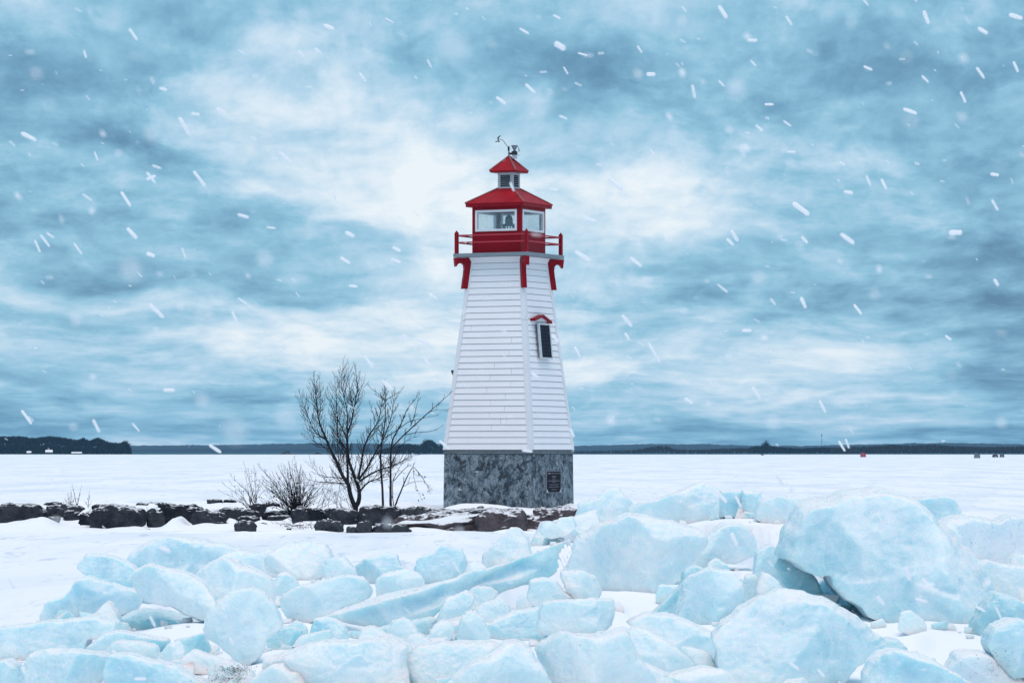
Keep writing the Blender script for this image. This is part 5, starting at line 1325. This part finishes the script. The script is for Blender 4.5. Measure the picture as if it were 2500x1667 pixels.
# ---------------------------------------------------------------- falling snow
k = MB(); rnd = random.Random(123)
def flake(px, py, ln, wd, ang, d):
    c = P(px, py, d); L_ = ln / FPX * d / 2; w = wd / FPX * d / 2
    a = R(ang); dv = Vector((math.cos(a) * L_, rnd.uniform(-.4, .4) * L_, -math.sin(a) * L_))
    pts = [c + dv * t for t in (-1.0, -.93, -.75, -.3, .3, .75, .93, 1.0)]
    rr = [w * q * rnd.uniform(.9, 1.1) for q in (.15, .62, .95, 1, 1, .95, .62, .15)]
    k.tube(pts, rr, 6)
ST = '''297 67 315 92 6;193 117 198 133 5;745 58 766 67 8;686 118 698 131 6;724 112 737 123 5;886 43 904 52 3;1652 15 1668 41 9;1566 16 1576 27 3;1806 38 1818 58 5;1718 93 1738 93 6;2122 27 2132 54 8
2248 65 2266 77 8;2320 34 2346 43 9;1983 0 1994 12 4;1271 35 1286 43 4;1194 66 1214 78 5;1276 100 1296 112 12;1328 122 1348 128 4;1295 155 1304 170 4;1465 108 1474 121 4;1724 140 1736 151 4;1985 153 2002 161 5
2244 156 2260 180 6;2328 143 2338 165 6;982 138 990 154 4;826 168 840 187 5;1487 171 1503 171 9;1590 197 1596 223 7;1651 186 1663 198 4;2118 175 2132 189 5;1208 195 1228 212 7;1141 224 1160 238 7;1757 240 1776 240 5
2207 212 2217 235 6;2076 250 2104 261 7;1284 266 1302 273 4;440 261 458 263 6;413 272 432 305 9;498 250 516 259 7;367 203 382 206 6;50 306 82 322 9;217 349 225 369 4;350 380 370 387 4;338 397 356 420 6;338 412 356 404 6
446 395 470 426 8;190 446 210 460 4;278 441 300 473 7;643 350 670 376 8;765 439 772 461 4;547 493 570 499 6;613 522 632 524 4;293 525 313 546 9;338 582 354 588 8;80 552 92 579 5;93 540 114 566 5;107 535 124 546 4
170 559 188 584 4;418 570 426 593 4;795 534 812 542 8;903 568 919 576 7;900 596 920 602 6;783 592 803 604 7;345 700 374 728 9;533 716 545 741 6;547 685 567 698 4;802 656 820 658 5;985 674 1003 686 5;836 817 856 843 7
643 802 662 816 6;636 780 650 787 3;376 895 401 896 7;50 943 72 972 7;214 964 228 991 7;304 972 320 990 4;482 1022 506 1038 8;973 820 986 838 6;965 740 973 748 5;964 780 984 790 6;1490 789 1515 831 7;1320 797 1332 818 5
1430 725 1450 748 8;1436 766 1445 780 6;1448 592 1472 611 7;1522 536 1533 552 5;1670 549 1684 562 6;1680 531 1694 552 8;1648 653 1671 671 4;1770 686 1780 699 4;1840 684 1850 706 8;1962 700 1978 721 6;1932 538 1960 558 9
1842 544 1854 558 6;2182 534 2207 534 11;2278 460 2292 482 6;2284 642 2292 655 7;2276 400 2293 402 7;1990 404 1999 426 5;2025 412 2035 434 6;1940 440 1957 443 7;1930 373 1940 379 4;1808 349 1827 349 4;1737 288 1750 300 5
1800 278 1816 290 4;1494 343 1503 358 4;1265 435 1282 436 5;1400 411 1428 436 10;1340 499 1368 508 7;1823 467 1856 492 11;1322 578 1354 598 9;1706 759 1724 759 6;2172 771 2184 780 5;1626 866 1636 884 3;1573 914 1590 926 5
1728 890 1746 914 8;1882 920 1896 946 6;1927 1013 1940 1035 5;1942 1008 1950 1028 5;20 1326 33 1350 6;345 1415 356 1438 7;528 1464 536 1482 7;258 1494 278 1508 6;372 1516 386 1540 7;310 1558 334 1558 7;1040 1290 1055 1313 6
1268 1430 1290 1444 4;1740 1486 1756 1507 5;1815 1522 1834 1536 7;1878 1536 1893 1553 6;2080 1303 2090 1330 9;2120 1330 2146 1360 8;2121 1349 2144 1342 8;2015 1370 2030 1387 7;2103 1374 2128 1381 6;2242 1392 2262 1403 6
2287 1394 2300 1420 5;2015 1180 2027 1198 4;2041 1195 2048 1220 4;1680 1225 1692 1250 9;1645 1128 1668 1152 8;1785 1092 1798 1114 7;1010 1012 1030 1030 6;1310 985 1318 1002 6;1222 858 1236 866 6;1172 420 1180 438 5
1268 770 1282 784 6;1200 1034 1222 1036 6;366 1256 390 1266 9;1690 1140 1702 1164 6;880 876 900 894 9'''
for s in ST.replace('\n', ';').split(';'):
    x1, y1, x2, y2, w = (float(q) * 1.063 for q in s.split())
    flake((x1 + x2) / 2, (y1 + y2) / 2, math.hypot(x2 - x1, y2 - y1) + w * .5, w * 1.05, math.degrees(math.atan2(y2 - y1, x2 - x1)), rnd.uniform(8, 15))
# flakes drifting close by, out of focus
for x, y, r in ((1040, 108, 38), (350, 306, 22), (300, 620, 28), (470, 720, 22), (608, 595, 20), (636, 118, 28), (1237, 245, 28), (1340, 297, 30), (526, 345, 20), (655, 960, 26), (465, 920, 18), (540, 990, 30), (1775, 970, 18),
                (1743, 640, 18), (2128, 1475, 24), (1200, 1372, 20), (2210, 270, 13), (40, 1385, 12), (15, 1412, 12), (175, 735, 16), (1690, 205, 24), (290, 1360, 12), (890, 1200, 14), (1465, 170, 13), (2300, 970, 14), (900, 340, 14)):
    d = 11.0 / r * 2.6
    flake(x * 1.063, y * 1.063, r * 1.15, r * .95, rnd.uniform(30, 80), d)
for i in range(70):
    fx, fy = rnd.uniform(-100, 2600), rnd.uniform(-60, 1650)
    if 1060 < fx < 1430 and 330 < fy < 1260: continue
    flake(fx, fy, rnd.uniform(9, 20), rnd.uniform(7, 13), rnd.uniform(20, 80), rnd.uniform(1.4, 4.0))
tag(k.build('falling_snow', M_FLAKE, smooth=True), kind='stuff')
k = MB()
for i in range(640):
    d = rnd.uniform(6, 40) if i % 3 else rnd.uniform(2.0, 6)
    s = rnd.uniform(3, 9) if d > 6 else rnd.uniform(5, 12)
    px, py = rnd.uniform(-500, 3000), rnd.uniform(-250, 1650)
    if 1280 < px < 1390 and 740 < py < 1220: continue
    flake(px, py, s * rnd.uniform(1, 2.6), s * rnd.uniform(.5, .8), rnd.choice((rnd.uniform(20, 75), rnd.uniform(20, 75), rnd.uniform(-10, 20))), d)
tag(k.build('falling_snow', M_FLAKET, smooth=True), kind='stuff')

# ---------------------------------------------------------------- winter air
hm = bpy.data.materials.new('cold haze'); hm.use_nodes = True; nt = hm.node_tree; nt.nodes.clear()
vol = nd(nt, 'ShaderNodeVolumePrincipled', {'Color': (0.33, 0.68, 1.0, 1), 'Density': 3.2e-5, 'Anisotropy': 0.0})
nd(nt, 'ShaderNodeOutputMaterial', {'Volume': vol.outputs[0]})
k = MB(); k.box(-4200, 4600, -300, 9400, -1.4, 42)
tag(k.build('haze', hm), kind='stuff')
